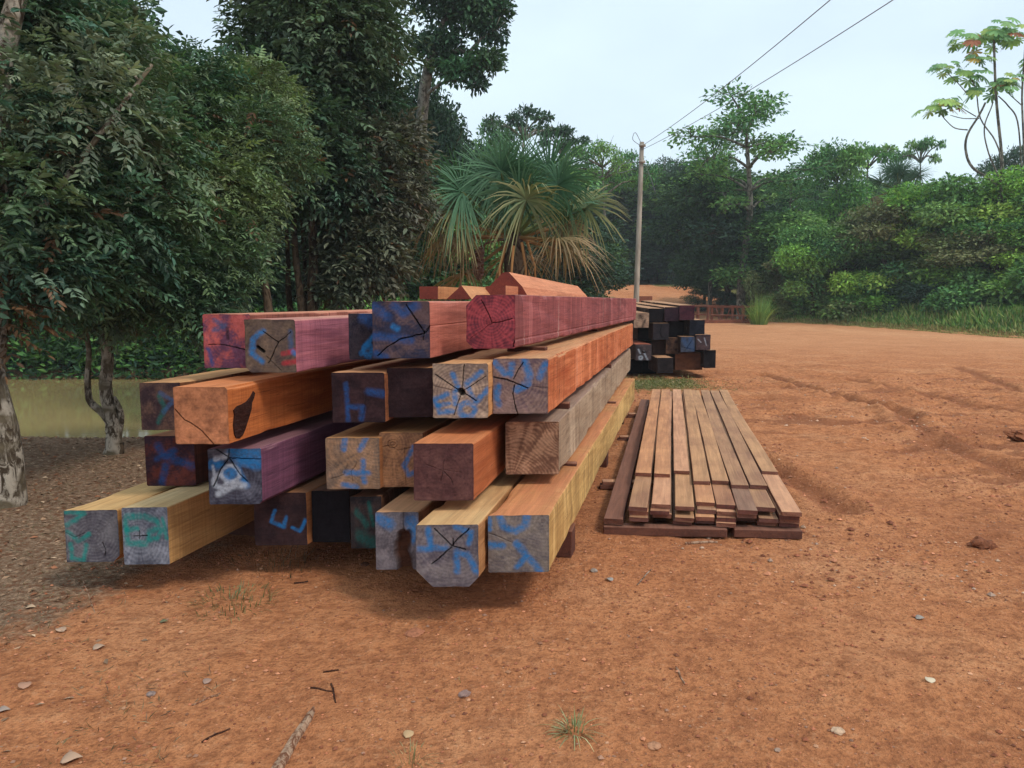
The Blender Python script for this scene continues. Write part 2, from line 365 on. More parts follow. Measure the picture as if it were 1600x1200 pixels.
# ---------------------------------------------------------------- timbers
def end_paint(rect, strokes):        # strokes given in the coordinates of rect (x0,y0,x1,y1)
    x0, y0, x1, y1 = rect; o = []
    for kind, wd, pts in strokes:
        o.append((kind, wd / (x1 - x0), [((a - x0) / (x1 - x0), (b - y0) / (y1 - y0)) for a, b in pts]))
    return o
def circ(cx, cy, rx, ry=None, n=14, a0=0, a1=360):
    ry = ry or rx
    return [(cx + rx * math.cos(R(a0 + (a1 - a0) * k / n)), cy + ry * math.sin(R(a0 + (a1 - a0) * k / n))) for k in range(n + 1)]
PAINT = {'b': (34, 114, 176), 'n': (34, 74, 128), 't': (20, 136, 128), 'w': (176, 182, 192), 'r': (170, 50, 60), 'd': (24, 20, 20), 'v': (60, 84, 120), 'u': (34, 88, 84)}
def timber(rect, zb=None, Y=None, t=.207, Lg=7.0, end=((110, 90, 80), (80, 66, 60)), side=None, top=(196, 140, 100), marks=(),
           label='', chamf=(0, 0, 0, 0), n=84, band=.5, name='timber', group='hewn timbers of the large stack', slope=0, seed=None, pith=(.5, .5), ring=.35, slant=.03, stain=.5, mrect=None, cat='timber', wane=.0):
    x0, y0, x1, y1 = rect
    if Y is None: Y = (H - zb) / ratio(y1)
    a = at(x0, y1, Y); b = at(x1, y1, Y); top_z = at((x0 + x1) / 2, y0, Y).z
    wd = b.x - a.x; hh = top_z - a.z; z0 = a.z
    al = math.atan(t); sd_ = seed if seed is not None else (x0 * 7 + y0 * 3) % 97
    u = np.linspace(0, 1, n + 1); U, Vv = np.meshgrid(u, u)      # V down from the top
    cu, cv = U.copy(), Vv.copy()
    cs = [max(c, .008 + .022 * ((sd_ * (q + 3) * 7.7) % 1)) for q, c in enumerate(chamf)]                            # tl tr br bl
    for k, (fu, fv) in enumerate(((0, 0), (1, 0), (1, 1), (0, 1))):
        du = np.abs(cu - fu); dv = np.abs(cv - fv); s = du + dv; m = s < cs[k]
        sh = (cs[k] - s) / 2
        cu = np.where(m, cu + (1 - 2 * fu) * sh, cu); cv = np.where(m, cv + (1 - 2 * fv) * sh, cv)
    edge = np.minimum(np.minimum(U, 1 - U), np.minimum(Vv, 1 - Vv))
    cu = cu + .016 * (fbm(Vv * 5 + sd_, Vv * 0 + sd_ * 3, 3) - .5); cv = cv + .016 * (fbm(U * 5 + sd_ * 2, U * 0 + sd_, 3) - .5)
    dep = .004 * (fbm(U * 7 + sd_, Vv * 7, 4) - .5)
    # colour of the sawn end
    A, B = np.array(lin(end[0])), np.array(lin(end[1]))
    px_, py_ = pith; rr = np.hypot(U - px_, (Vv - py_) * 1.1) * (1 + .25 * (fbm(U * 3 + sd_, Vv * 3, 2) - .5))
    rg = .5 + .5 * np.sin(rr * 95 + 5 * fbm(U * 4, Vv * 4 + sd_, 3)); ang = np.arctan2(Vv - py_, U - px_)
    ray = vn(ang * 14 + 50, rr * 2 + sd_)
    nn = fbm(U * 4 + sd_ * 1.3, Vv * 4 + sd_, 5, .6); saw = vn(U * 3 + Vv * 55 + sd_, Vv * 2 + U * 2)
    f = np.clip(.5 + (nn - .5) * 2.4 * stain * 1.6 + ring * (rg - .5) * .7 + (ray - .5) * ring * 1.1 + (saw - .5) * .35, 0, 1)
    C = A * f[..., None] + B * (1 - f[..., None])
    gg = fbm(U * 2.2 + sd_ * 5, Vv * 2.2 + sd_, 4)
    C = C * (1 + .5 * (fbm(U * 18 + sd_, Vv * 18, 3)[..., None] - .5)) * (.78 + .5 * gg[..., None])
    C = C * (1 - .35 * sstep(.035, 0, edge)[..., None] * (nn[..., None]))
    wob = .05 * (fbm(U * 9 + sd_, Vv * 9 + 7, 3) - .5)
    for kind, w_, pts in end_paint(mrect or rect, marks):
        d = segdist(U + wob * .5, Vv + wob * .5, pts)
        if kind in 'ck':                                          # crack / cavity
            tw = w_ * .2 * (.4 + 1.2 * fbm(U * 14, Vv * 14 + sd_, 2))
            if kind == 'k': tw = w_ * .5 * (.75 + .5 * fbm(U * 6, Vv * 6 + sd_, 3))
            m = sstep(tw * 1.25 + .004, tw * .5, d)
            dep = dep + m * (.016 if kind == 'c' else .05); C = C * (1 - .66 * m[..., None]) if w_ < .12 else C * (1 - m[..., None]) + m[..., None] * np.array(lin((78, 50, 38))) * (.3 + 1.4 * fbm(U * 5, Vv * 26, 4, .7))[..., None]  # recess plus crack shade painted into the colour; wide cavities take rot brown
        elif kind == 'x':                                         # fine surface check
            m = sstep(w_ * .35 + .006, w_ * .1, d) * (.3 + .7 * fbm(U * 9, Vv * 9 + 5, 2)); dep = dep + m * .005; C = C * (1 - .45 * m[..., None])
        else:
            cc = np.array(lin(PAINT[kind])); w2 = w_ * .5 * (.8 + .5 * fbm(U * 7 + 3, Vv * 7, 2))
            m = sstep(w2 * 1.9, w2 * .35, d) * (.6 + .4 * sstep(.34, .6, fbm(U * 16 + sd_, Vv * 24, 4, .65))) * .78
            C = C * (1 - m[..., None]) + cc * m[..., None]
    # to local coordinates
    ca, sa = math.cos(al), math.sin(al)
    wx = (cu - .5) * wd; wy = dep + slant * (cu - .5) * wd + .0
    def loc(wx, wy, wz): return np.stack([wx * ca - wy * sa, wx * sa + wy * ca, wz], -1)
    E = loc(wx, wy, (1 - cv) * hh).reshape(-1, 3)
    m = n + 1; gi = np.arange(m * m).reshape(m, m)
    FE = np.stack([gi[1:, :-1], gi[1:, 1:], gi[:-1, 1:], gi[:-1, :-1]], -1).reshape(-1, 4)
    loop = np.concatenate([gi[0, :-1], gi[:-1, -1], gi[-1, ::-1][:-1], gi[::-1, 0][:-1]])
    LP = E[loop]; k = len(loop); nseg = 70; rings = []; cdist = np.minimum(np.minimum(np.hypot(cu.ravel()[loop], cv.ravel()[loop]), np.hypot(1 - cu.ravel()[loop], cv.ravel()[loop])), np.minimum(np.hypot(cu.ravel()[loop], 1 - cv.ravel()[loop]), np.hypot(1 - cu.ravel()[loop], 1 - cv.ravel()[loop])))
    chipw = sstep(.09, .0, cdist); quad = (cu.ravel()[loop] > .5) + 2 * (cv.ravel()[loop] > .5)
    for s in range(nseg + 1):
        q = LP.copy(); f = s / nseg; l = Lg * f
        q[:, 1] = q[:, 1] * (1 - f) + l if s else q[:, 1]
        if s:
            lx = q[:, 0]; q[:, 0] += .006 * (fbm(l * 1.3 + LP[:, 2] * 9 + sd_, LP[:, 2] * 0 + 2, 3) - .5) * np.sign(lx) * 2
            q[:, 2] += .006 * (fbm(np.full(k, l * 1.1 + sd_), LP[:, 0] * 8, 3) - .5)
            ch = chipw * .05 * np.clip(fbm(l * 5 + quad * 13.7 + sd_, quad * 5.1 + sd_, 3, .7) - .56, 0, 1)
            q[:, 0] -= np.sign(q[:, 0]) * ch; q[:, 2] -= np.sign(q[:, 2] - hh / 2) * ch
            q[:, 2] += slope * l
        rings.append(q)
    S = np.concatenate(rings); b0 = len(E)
    idx = b0 + np.arange((nseg + 1) * k).reshape(nseg + 1, k); nxt = np.roll(idx, -1, 1)
    FS = np.stack([idx[:-1], nxt[:-1], nxt[1:], idx[1:]], -1).reshape(-1, 4)[:, ::-1]
    Vx = np.concatenate([E, S]); FA = np.concatenate([FE, FS])
    # far cap
    c0 = len(Vx); Vx = np.concatenate([Vx, rings[-1].mean(0)[None]])
    last = idx[-1]; cap = np.stack([last, np.roll(last, -1), np.full(k, c0), np.full(k, c0)], -1)
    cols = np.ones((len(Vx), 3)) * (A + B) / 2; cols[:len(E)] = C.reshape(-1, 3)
    side = side or ((150, 100, 70), (120, 76, 52))
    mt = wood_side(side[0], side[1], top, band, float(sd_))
    # cap as triangles folded into quads is degenerate: use a fan of real quads from pairs
    capq = np.array([[last[i], last[(i + 1) % k], last[(i + 2) % k], c0] for i in range(0, k - 1, 2)])[:, ::-1]
    FA = np.concatenate([FA, capq])
    mi = np.zeros(len(FA), int); mi[len(FE):len(FE) + len(FS)] = 1
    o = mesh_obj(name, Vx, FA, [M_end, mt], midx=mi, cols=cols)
    o.location = ((a.x + b.x) / 2, Y, z0); o.rotation_euler = (0, 0, -al)
    tag(o, label, cat, group); o['_y'] = Y
    del o['_y']
    print("T %-50s Y %.2f w %.3f h %.3f z %.3f..%.3f x %.2f..%.2f" % (label[:50], Y, wd, hh, z0, z0 + hh, a.x, b.x))
    return o
Z1 = lambda pts: [(80 + a * .3, 560 + b * .3) for a, b in pts]
Z2 = lambda pts: [(480 + a * .325, 540 + b * .325) for a, b in pts]
Z3 = lambda pts: [(300 + a * .3, 420 + b * .3) for a, b in pts]
Z4 = lambda pts: [(640 + a * .25, 420 + b * .25) for a, b in pts]
# --- bottom course
timber((105, 797, 187, 878), .17, marks=[('t', 6, Z1([(95, 800), (185, 802), (140, 840), (95, 865)])), ('t', 6, Z1([(95, 900), (150, 950), (205, 912)])),
       ('t', 6, Z1([(110, 965), (112, 1040), (170, 1045), (185, 970)])), ('c', 2.2, Z1([(270, 960), (285, 1000), (280, 1030)])), ('x', 2, Z1([(130, 930), (185, 905)])), ('x', 1.5, Z1([(130, 930), (85, 905)]))],
       end=((112, 108, 112), (74, 70, 78)), side=((190, 142, 86), (150, 106, 62)), top=(214, 172, 116), chamf=(0, 0, .12, 0), band=.2, ring=.5,
       label="pale yellow timber with teal paint, leftmost of the bottom course")
timber((195, 793, 265, 882), .17, marks=[('t', 6.5, Z1([(475, 822), (402, 825), (406, 962), (495, 966)])), ('t', 5, Z1([(402, 892), (462, 886)])),
       ('t', 6, Z1([(502, 822), (562, 850), (578, 900), (560, 940), (515, 942), (520, 905), (558, 890)])), ('t', 5, Z1([(592, 840), (606, 935)])),
       ('c', 1.6, Z1([(440, 925), (510, 925)])), ('c', 1.6, Z1([(468, 895), (468, 942)]))],
       end=((132, 134, 144), (88, 90, 102)), side=((200, 156, 100), (158, 116, 70)), top=(226, 196, 146), band=.2, ring=.6, pith=(.35, .5),
       label="pale yellow timber with a teal E R on its grey end, second from left below")
timber((399, 770, 480, 852), .19, marks=[('b', 4.5, Z1([(1170, 790), (1150, 850), (1215, 878), (1228, 825)])), ('b', 4, Z1([(1255, 880), (1300, 902), (1325, 840)]))],
       end=((66, 46, 46), (42, 30, 34)), side=((178, 120, 74), (150, 92, 54)), top=(150, 106, 76), band=.3, ring=.2,
       label="dark brown timber with small blue strokes, third from left in the bottom course")
timber((489, 767, 547, 847), .19, end=((36, 32, 36), (22, 20, 24)), side=((90, 62, 48), (60, 42, 36)), top=(120, 84, 64), stain=.3, ring=.15,
       label="black ended timber on the bottom course, between dark brown and teal stained ends")
timber((549, 776, 597, 857), .19, marks=[('u', 6, Z2([(240, 800), (290, 860)])), ('u', 10, Z2([(250, 915), (330, 955)])), ('u', 5, Z2([(300, 760), (320, 860)]))],
       end=((66, 52, 50), (38, 36, 40)), side=((120, 80, 58), (80, 56, 44)), top=(150, 104, 76),
       label="dark timber stained with faded teal paint, low centre of the bottom course")
timber((588, 800, 655, 890), .19, marks=[('b', 11, Z2([(350, 830), (405, 860)])), ('b', 14, Z2([(505, 850), (515, 920)])), ('k', 22, Z2([(470, 930), (455, 1000), (475, 1065)])), ('x', 2, Z2([(465, 800), (470, 930)]))],
       end=((124, 116, 120), (84, 78, 84)), side=((170, 124, 86), (130, 92, 64)), top=(196, 148, 108), ring=.3,
       label="grey timber with a rotten brown cavity and blue patches in its end")
timber((651, 820, 748, 917), .21, marks=[('b', 8, Z2([(585, 880), (600, 975)])), ('b', 8, Z2([(545, 975), (665, 972)])), ('b', 7, Z2([(715, 872), (790, 900), (780, 950)])),
       ('b', 8, Z2([(722, 1085), (722, 992), (775, 1010), (812, 1085)])), ('c', 2.6, Z2([(615, 880), (700, 965)])), ('c', 3.6, Z2([(780, 880), (715, 940), (700, 965)])),
       ('c', 2.6, Z2([(700, 965), (765, 980)])), ('c', 4, Z2([(700, 965), (660, 1005), (600, 1050)])), ('c', 2, Z2([(705, 960), (700, 925)]))],
       end=((126, 116, 116), (86, 78, 86)), side=((196, 142, 92), (160, 108, 66)), top=(214, 172, 120), chamf=(0, 0, .15, .27), band=.2, ring=.4, pith=(.57, .33),
       label="foremost pale timber with cut lower corners, star cracks and blue letters")
timber((763, 805, 858, 894), .24, t=.222, marks=[('b', 9, Z2([(928, 822), (948, 870), (1000, 892), (1048, 862), (1055, 822)])), ('b', 6, Z2([(878, 830), (880, 880)])), ('b', 10, Z2([(882, 955), (938, 960)])),
       ('b', 9, Z2([(1008, 950), (1060, 1015), (1120, 1088)])), ('b', 7, Z2([(1005, 1062), (1050, 1020)])), ('x', 2, Z2([(875, 900), (940, 925), (985, 945)]))],
       end=((134, 122, 112), (96, 88, 90)), side=((218, 176, 108), (178, 134, 78)), top=(204, 132, 88), band=.5, ring=.4, pith=(.9, .1),
       label="long yellow sided timber with a blue U and arrow, right end of the bottom course")
# --- second course
timber((230, 681, 306, 759), .50, marks=[('n', 10, Z1([(570, 460), (590, 500), (640, 520), (735, 560)])), ('n', 9, Z1([(600, 560), (580, 640)])), ('n', 8, Z1([(650, 480), (560, 520)]))],
       end=((96, 50, 44), (54, 38, 48)), side=((96, 52, 40), (66, 38, 32)), top=(170, 112, 76), stain=.9,
       label="dark reddish timber with smudged blue paint, leftmost of the second course")
timber((328, 701, 410, 788), .52, marks=[('b', 20, Z1([(965, 490), (1070, 505)])), ('b', 10, Z1([(1000, 540), (1080, 560)])), ('b', 8, Z1([(975, 570), (1020, 660)])), ('b', 12, Z1([(845, 550), (885, 555)])),
       ('w', 6, Z1([(865, 525), (925, 508)])), ('w', 6, Z1(circ(885, 640, 34, 34))), ('b', 9, Z1(circ(932, 600, 22, 24))), ('w', 5, Z1(circ(940, 602, 46, 44))), ('w', 8, Z1([(875, 708), (960, 660), (1012, 660)])),
       ('w', 4, Z1([(850, 560), (860, 650)])), ('c', 3.5, Z1([(938, 480), (932, 515), (890, 580), (850, 665)])), ('c', 2.6, Z1([(935, 520), (985, 600), (1025, 640)])), ('c', 2, Z1([(870, 472), (932, 515)])), ('c', 1.4, Z1([(932, 518), (1095, 525)]))],
       end=((92, 92, 104), (50, 48, 60)), side=((128, 78, 102), (92, 54, 74)), top=(150, 108, 112), band=.15, chamf=(0, 0, .06, 0),
       label="purple timber with white and blue rings on its cracked end")
timber((511, 684, 594, 764), .55, marks=[('b', 7, Z2([(187, 455), (180, 498)])), ('b', 7, Z2([(288, 450), (258, 500)])), ('b', 7, Z2([(190, 612), (295, 612)])), ('b', 7, Z2([(272, 552), (275, 655)])),
       ('b', 7, Z2([(175, 668), (235, 680)])), ('x', 2, Z2([(220, 655), (215, 610), (240, 560)])), ('x', 2, Z2([(200, 560), (180, 620), (120, 640)]))],
       end=((156, 122, 96), (110, 92, 80)), side=((170, 116, 74), (140, 88, 54)), top=(196, 142, 92), ring=.6, pith=(.9, .1),
       label="tan timber with a blue H pattern, left of the pair in the second course")
timber((594, 676, 662, 761), .56, Y=4.28, marks=[('b', 6, Z2([(512, 490), (470, 575), (488, 622), (525, 605)])), ('x', 2, Z2([(350, 490), (400, 480), (440, 505), (500, 490)])), ('x', 1.5, Z2([(470, 490), (475, 670)])),
       ('x', 2, Z2(circ(415, 472, 26, 20))), ('x', 1.5, Z2(circ(415, 472, 12, 9)))],
       end=((166, 120, 86), (122, 88, 68)), side=((180, 122, 78), (150, 92, 54)), top=(204, 148, 98), ring=.6, pith=(.3, .2),
       label="tan timber with a round knot and a blue hook, right of the pair")
timber((647, 693, 740, 782), .58, marks=[('x', 2, Z2([(650, 595), (660, 550)])), ('x', 2, Z2([(650, 600), (570, 570)])), ('x', 2, Z2([(652, 600), (690, 640), (700, 670)])), ('x', 2, Z2([(650, 605), (640, 650)])), ('x', 1.5, Z2([(655, 598), (740, 610)]))],
       end=((104, 70, 66), (76, 48, 48)), side=((204, 122, 76), (166, 88, 48)), top=(206, 128, 80), ring=.3, band=.2,
       label="unpainted maroon ended timber with an orange side, jutting from the second course")
timber((790, 659, 873, 741), .60, t=.214, marks=[('x', 1, Z2([(960, 380), (1210, 372)]))], end=((168, 130, 104), (110, 78, 62)), side=((186, 160, 132), (148, 120, 96)), top=(160, 130, 112), ring=1.0, pith=(.1, 1.1), band=.45,
       label="greyish timber without paint, right end of the second course")
# --- third course
timber((222, 598, 284, 672), .88, marks=[('u', 6, Z1([(570, 200), (600, 260), (560, 330)])), ('v', 5, Z1([(580, 180), (640, 220), (590, 280)]))],
       end=((92, 70, 62), (58, 44, 48)), side=((150, 96, 60), (110, 70, 46)), top=(214, 160, 108), stain=1.0, label="dark ended timber with faint green smears, leftmost of the third course")
t3b = timber((275, 605, 358, 694), .88, marks=[('c', 1.8, Z1([(652, 262), (700, 320), (745, 345), (790, 380), (850, 455)]))], end=((186, 122, 86), (142, 92, 66)), side=((206, 122, 66), (168, 88, 42)), top=(210, 132, 84),
       chamf=(0, .05, 0, 0), band=.15, stain=.7, ring=.15, label="bright orange timber with a blank end and a dark hole in its side")
timber((520, 582, 602, 660), .93, marks=[('n', 6, Z3([(808, 600), (812, 790)])), ('n', 7, Z3([(815, 718), (890, 722), (880, 780)])), ('n', 10, Z3([(925, 640), (990, 650)])), ('x', 2, Z3([(905, 650), (900, 720), (880, 790)]))],
       end=((62, 42, 44), (40, 28, 32)), side=((170, 104, 66), (130, 78, 48)), top=(200, 144, 100), ring=.2, label="dark brown timber marked with a blue H, left of the plain dark end")
timber((606, 575, 677, 652), .95, end=((58, 40, 42), (38, 26, 30)), side=((120, 80, 60), (80, 54, 44)), top=(204, 150, 104), ring=.15, stain=.3,
       label="plain dark brown timber without paint, middle of the third course")
timber((677, 568, 763, 653), .97, marks=[('b', 7, Z3([(1330, 650), (1268, 680), (1290, 748), (1358, 738)])), ('b', 6, Z3([(1285, 712), (1338, 700)])), ('b', 7, Z3([(1362, 550), (1385, 615), (1368, 640), (1372, 705)])),
       ('b', 7, Z3([(1505, 535), (1430, 602), (1465, 670), (1480, 690), (1540, 628)])), ('b', 7, Z3(circ(1433, 735, 40, 36))), ('k', 8, Z3([(1400, 635), (1408, 645)])),
       ('c', 1.6, Z3([(1405, 640), (1270, 550)])), ('c', 1.6, Z3([(1405, 640), (1420, 500)])), ('c', 1.6, Z3([(1405, 640), (1530, 560)])), ('c', 2.2, Z3([(1405, 640), (1480, 685)])), ('c', 2, Z3([(1405, 640), (1385, 700), (1365, 760)])), ('x', 1.5, Z3([(1400, 640), (1260, 610)]))],
       end=((166, 142, 122), (116, 98, 90)), side=((200, 142, 84), (160, 104, 58)), top=(204, 148, 100), ring=.7, pith=(.48, .52),
       label="grey tan timber with radial cracks around a hole and blue letters")
timber((770, 560, 856, 646), .98, t=.2256, marks=[('b', 8, Z4([(532, 585), (590, 650), (632, 660), (640, 600)])), ('b', 9, Z4([(715, 575), (750, 660), (742, 715), (670, 752)])), ('b', 9, Z4([(845, 600), (812, 672)])), ('b', 8, Z4([(555, 735), (545, 800), (560, 850)])),
       ('c', 3.6, Z4([(528, 678), (600, 690), (670, 715), (735, 742)])), ('c', 2.4, Z4([(650, 690), (672, 650), (705, 585)])), ('c', 2.4, Z4([(655, 725), (645, 780), (655, 840), (675, 905)])), ('x', 1.5, Z4([(740, 740), (860, 742)]))],
       end=((136, 112, 104), (96, 78, 84)), side=((214, 128, 80), (178, 86, 44)), top=(206, 152, 106), ring=.6, pith=(.38, .45), band=.6,
       label="long orange sided timber with blue strokes, right end of the third course")
# --- fourth course
timber((320, 491, 393, 575), 1.22, marks=[('v', 6, Z3([(130, 270), (180, 300), (120, 320)])), ('d', 4, Z3([(190, 310), (192, 360)])), ('c', 1.6, Z3([(92, 393), (200, 400), (280, 420)])), ('n', 5, Z3([(90, 420), (110, 500)]))],
       end=((168, 84, 80), (96, 60, 80)), side=((176, 104, 86), (136, 76, 62)), top=(206, 140, 110), stain=1.0, label="pinkish red and purple ended timber, leftmost of the fourth course")
timber((385, 499, 463, 582), 1.22, marks=[('b', 7, Z3([(378, 325), (325, 365), (318, 440), (368, 482)])), ('v', 6, Z3([(518, 330), (520, 430)])), ('r', 6, Z3([(475, 440), (548, 425)])), ('r', 6, Z3([(478, 492), (545, 480)])), ('b', 6, Z3([(530, 432), (540, 440)])),
       ('k', 4, Z3([(345, 405), (378, 430)])), ('c', 1.8, Z3([(455, 380), (375, 325)])), ('c', 1.8, Z3([(455, 380), (520, 330)])), ('c', 2.2, Z3([(455, 380), (430, 430), (400, 490)])), ('x', 1.5, Z3([(390, 455), (465, 530)]))],
       end=((110, 92, 78), (76, 64, 62)), side=((186, 110, 118), (140, 80, 96)), top=(204, 146, 124), band=.35, chamf=(.0, 0, 0, .1), ring=.3,
       label="olive grey ended timber with a blue ring, red dots and a pink purple side")
timber((546, 490, 600, 562), 1.27, marks=[('n', 12, Z3([(895, 250), (945, 275)])), ('b', 5, Z3([(880, 440), (950, 345)])), ('b', 6, Z3(circ(918, 425, 22, 24))), ],
       end=((60, 54, 60), (36, 34, 46)), side=((150, 90, 80), (110, 66, 60)), top=(190, 134, 110), label="near black timber with dark blue smears, behind the cracked pink sided one")
timber((583, 471, 672, 560), 1.285, marks=[('n', 12, Z3([(955, 200), (1020, 250)])), ('n', 11, Z3([(1055, 190), (1100, 230), (1175, 190)])), ('n', 10, Z3([(955, 350), (1040, 360), (1140, 372)])), ('b', 8, Z3([(1050, 300), (1070, 310)])), ('n', 9, Z3([(960, 440), (1010, 460)])),
       ('c', 3.4, Z3([(1118, 185), (1165, 260), (1210, 330)])), ('c', 3.6, Z3([(968, 452), (1020, 405), (1085, 365), (1210, 338), (1240, 300)])), ('c', 2, Z3([(1210, 335), (1205, 370)]))],
       end=((92, 74, 76), (48, 48, 66)), side=((206, 124, 104), (170, 92, 76)), top=(196, 130, 110), ring=.5, pith=(.85, .6), band=.25, stain=.8,
       label="navy stained timber with two deep curved cracks and a salmon side")
timber((729, 461, 805, 545), 1.33, t=.262, marks=[('c', 1.3, Z4([(450, 195), (500, 290), (515, 340), (570, 330), (640, 310)])), ('c', 3, Z4([(645, 485), (665, 440)])), ('x', 1.5, Z4([(515, 340), (380, 440)]))],
       end=((150, 66, 72), (98, 46, 56)), side=((170, 92, 88), (128, 64, 66)), top=(160, 116, 104), chamf=(.2, 0, .03, .14), ring=.9, pith=(.5, .5), band=.6, stain=.5,
       label="long crimson timber with trimmed corners, right end of the top course")
# hole in the side of the orange timber
v = []; f = []; nsd = 40
loc0 = [(1.0, .5), (1.03, .66), (1.0, .78), (.95, .85), (1.02, .93)]
def side_patch(tim, ylo, yhi, zlo, zhi, outline, name, rgb):
    bb = max(p.co.x for p in tim.data.vertices)
    g_ = NG(name, .95, .1); n_ = g_.noise(g_.map((60, 25, 60)), 1, 4); g_.bump(n_, .8, .01)
    g_.base(g_.ramp(n_, [(.35, lin(rgb)), (.65, tuple(q * 2.2 for q in lin(rgb)))]))
    P = [(bb + .0015, ylo + (yhi - ylo) * a, zlo + (zhi - zlo) * b) for a, b in outline]
    P2 = [(bb - .03, q[1], q[2]) for q in P]; k = len(P)
    Fs = [tuple(range(k))] + [(i, k + i, k + (i + 1) % k, (i + 1) % k) for i in range(k)]
    return mesh_obj(name, P + P2, Fs, g_.m, tim)
side_patch(t3b, .07, .36, .03, .23, [(.02, .05), (0, .3), (.04, .55), (.02, .68), (.14, .76), (.3, .78), (.45, .82), (.58, .92), (.68, 1.06), (.74, 1.0), (.7, .88), (.62, .76), (.6, .6), (.52, .42), (.44, .26), (.36, .1), (.28, -.02), (.16, -.08), (.06, -.04)], "knot_hole", (40, 22, 18))

# --- loose pieces on top of the stack
def prism(name, label, sec, o, t, Lg, mats, slope=0, group='loose offcuts on top of the large stack', cat='timber offcut'):
    k = len(sec); V_ = []; 
    for s in range(9):
        for (a, b) in sec: V_.append((a + random.uniform(-.003, .003), Lg * s / 8, b + slope * Lg * s / 8))
    F_ = [tuple(range(k))]
    for s in range(8):
        for i in range(k): F_.append((s * k + i, (s + 1) * k + i, (s + 1) * k + (i + 1) % k, s * k + (i + 1) % k))
    F_.append(tuple(8 * k + i for i in range(k))[::-1])
    F_ = [f_[::-1] for f_ in F_]
    ob = mesh_obj(name, V_, F_, mats, midx=[0] + [1] * (len(F_) - 2) + [0]); ob.location = o; ob.rotation_euler.z = -math.atan(t)
    return tag(ob, label, cat, group)
M_endr = wood_side((134, 62, 48), (104, 48, 42), None, .1, 3.)
M_sal = wood_side((214, 140, 102), (184, 108, 74), (220, 146, 106), .25, 5.)
M_tan = wood_side((208, 146, 96), (180, 112, 70), (214, 158, 112), .2, 9.)
def zc(py, Yd): return at(800, py, Yd).z
prism("timber_offcut", "low squared offcut with an orange side, left on top of the stack", [(-.10, 0), (.10, 0), (.10, .13), (-.10, .13)], (at(670, 460, 8).x, 8, 1.618), .23, 3.2, [M_endr, M_tan])
prism("timber_offcut", "small ridge shaped offcut in front of the low squared one", [(-.13, 0), (.12, 0), (.02, .125)], (at(718, 460, 7.2).x, 7.2, 1.617), .30, 3.0, [M_endr, M_tan], -.006)
prism("timber_offcut", "flat dark red offcut between the two ridge shaped ones on the stack", [(-.09, 0), (.12, 0), (.12, .135), (-.09, .13)], (at(772, 460, 7.8).x, 7.8, 1.617), .22, 3.0, [M_endr, M_sal])
prism("timber_offcut", "large ridge shaped salmon offcut, highest piece on top of the stack", [(-.27, 0), (.26, 0), (.20, .10), (.05, .255), (-.02, .25)], (at(788, 460, 8.4).x, 8.4, 1.655), .26, 4.4, [M_endr, M_sal], -.016)

# --- bearers and spacers
M_blk = wood_side((110, 64, 48), (76, 44, 36), (150, 100, 76), .2, 2.)
def block(name, label, c, sz, rz=0, mat=None, group=None, cat='wood block', jit=.004):
    m_ = MB(); m_.box((0, 0, 0), sz, 0, 0, jit); o_ = m_.build(name, mat or M_blk); o_.location = c; o_.rotation_euler.z = rz
    bv = o_.modifiers.new('b', 'BEVEL'); bv.width = .004; bv.segments = 1
    return tag(o_, label, cat, group)
RZ = -math.atan(.207)
for k, (yy, lbl) in enumerate(((5.0, "nearest"), (7.6, "middle"), (10.2, "farthest"))):
    xc = -1.10 + .207 * (yy - 4.0)
    block("cross_bearer", lbl + " dark crosswise bearer on the soil under the large stack", (xc, yy, .09), (2.62, .16, .17), RZ, group='bearers under the large stack', cat='bearer')
for k, (zz, nm) in enumerate(((.525, 'first'), (.905, 'second'), (1.295, 'third'))):
    for yy, wh in ((4.95, 'front'), (8.0, 'rear')):
        lean = (.545, .94, 1.31)[k] - .02; xx = (.30, .25, .10)[k] + (.207 + .01) * (yy - 4.95)
        block("spacer_block", "small dark spacer stick above the %s course, %s end of the stack's right side" % (('bottom', 'second', 'third')[k], wh), (xx, yy, lean), (.25, .07, (.05, .055, .035)[k]), RZ, group='spacers between the courses', cat='spacer')

# ---------------------------------------------------------------- small dark stack
def st(rect, zs, label, marks=(), end=((36, 32, 34), (20, 18, 22)), Y=16.3, **k):
    rect = (rect[0], rect[1] + 2, rect[2], rect[3] + 1) if rect[1] < 500 else rect
    a = dict(side=((80, 54, 44), (52, 38, 34)), top=(204, 152, 112), n=28, t=-.06, Lg=3.6, slant=.08, slope=.028, group='timbers of the small dark stack', name='timber', ring=.2)
    a.update(k); return timber(rect, Y=Y, marks=marks, end=end, label=label, **a)
st((990, 487, 1014, 511), 0, "pale ended timber with a dark round hole, top left of the small stack", [('d', 5, [(1000, 494), (1003, 496)]), ('d', 3, [(1008, 500), (1004, 510)])], ((176, 146, 122), (120, 96, 84)), Y=16.0)
st((1013, 480, 1037, 503), 0, "black square timber end, second from left on top of the small stack", Y=16.2)
st((1038, 478, 1061, 501), 0, "dark purplish timber end beside the rightmost one on the small stack's top", end=((58, 40, 48), (36, 28, 36)), Y=16.2)
st((1061, 475, 1085, 499), 0, "dark wine coloured timber, top right of the small stack", end=((82, 46, 54), (50, 30, 40)), Y=16.2)
st((996, 508, 1020, 531), 0, "black timber end under the pale holed one of the small stack", Y=16.5)
st((1020, 505, 1045, 531), 0, "grey end with a fine crack, second row of the small stack", [('c', 1.2, [(1033, 508), (1030, 518), (1034, 528)])], ((52, 46, 50), (32, 30, 34)), Y=16.1)
st((1045, 501, 1068, 527), 0, "blackish end right of the grey cracked one in the small stack", Y=16.4)
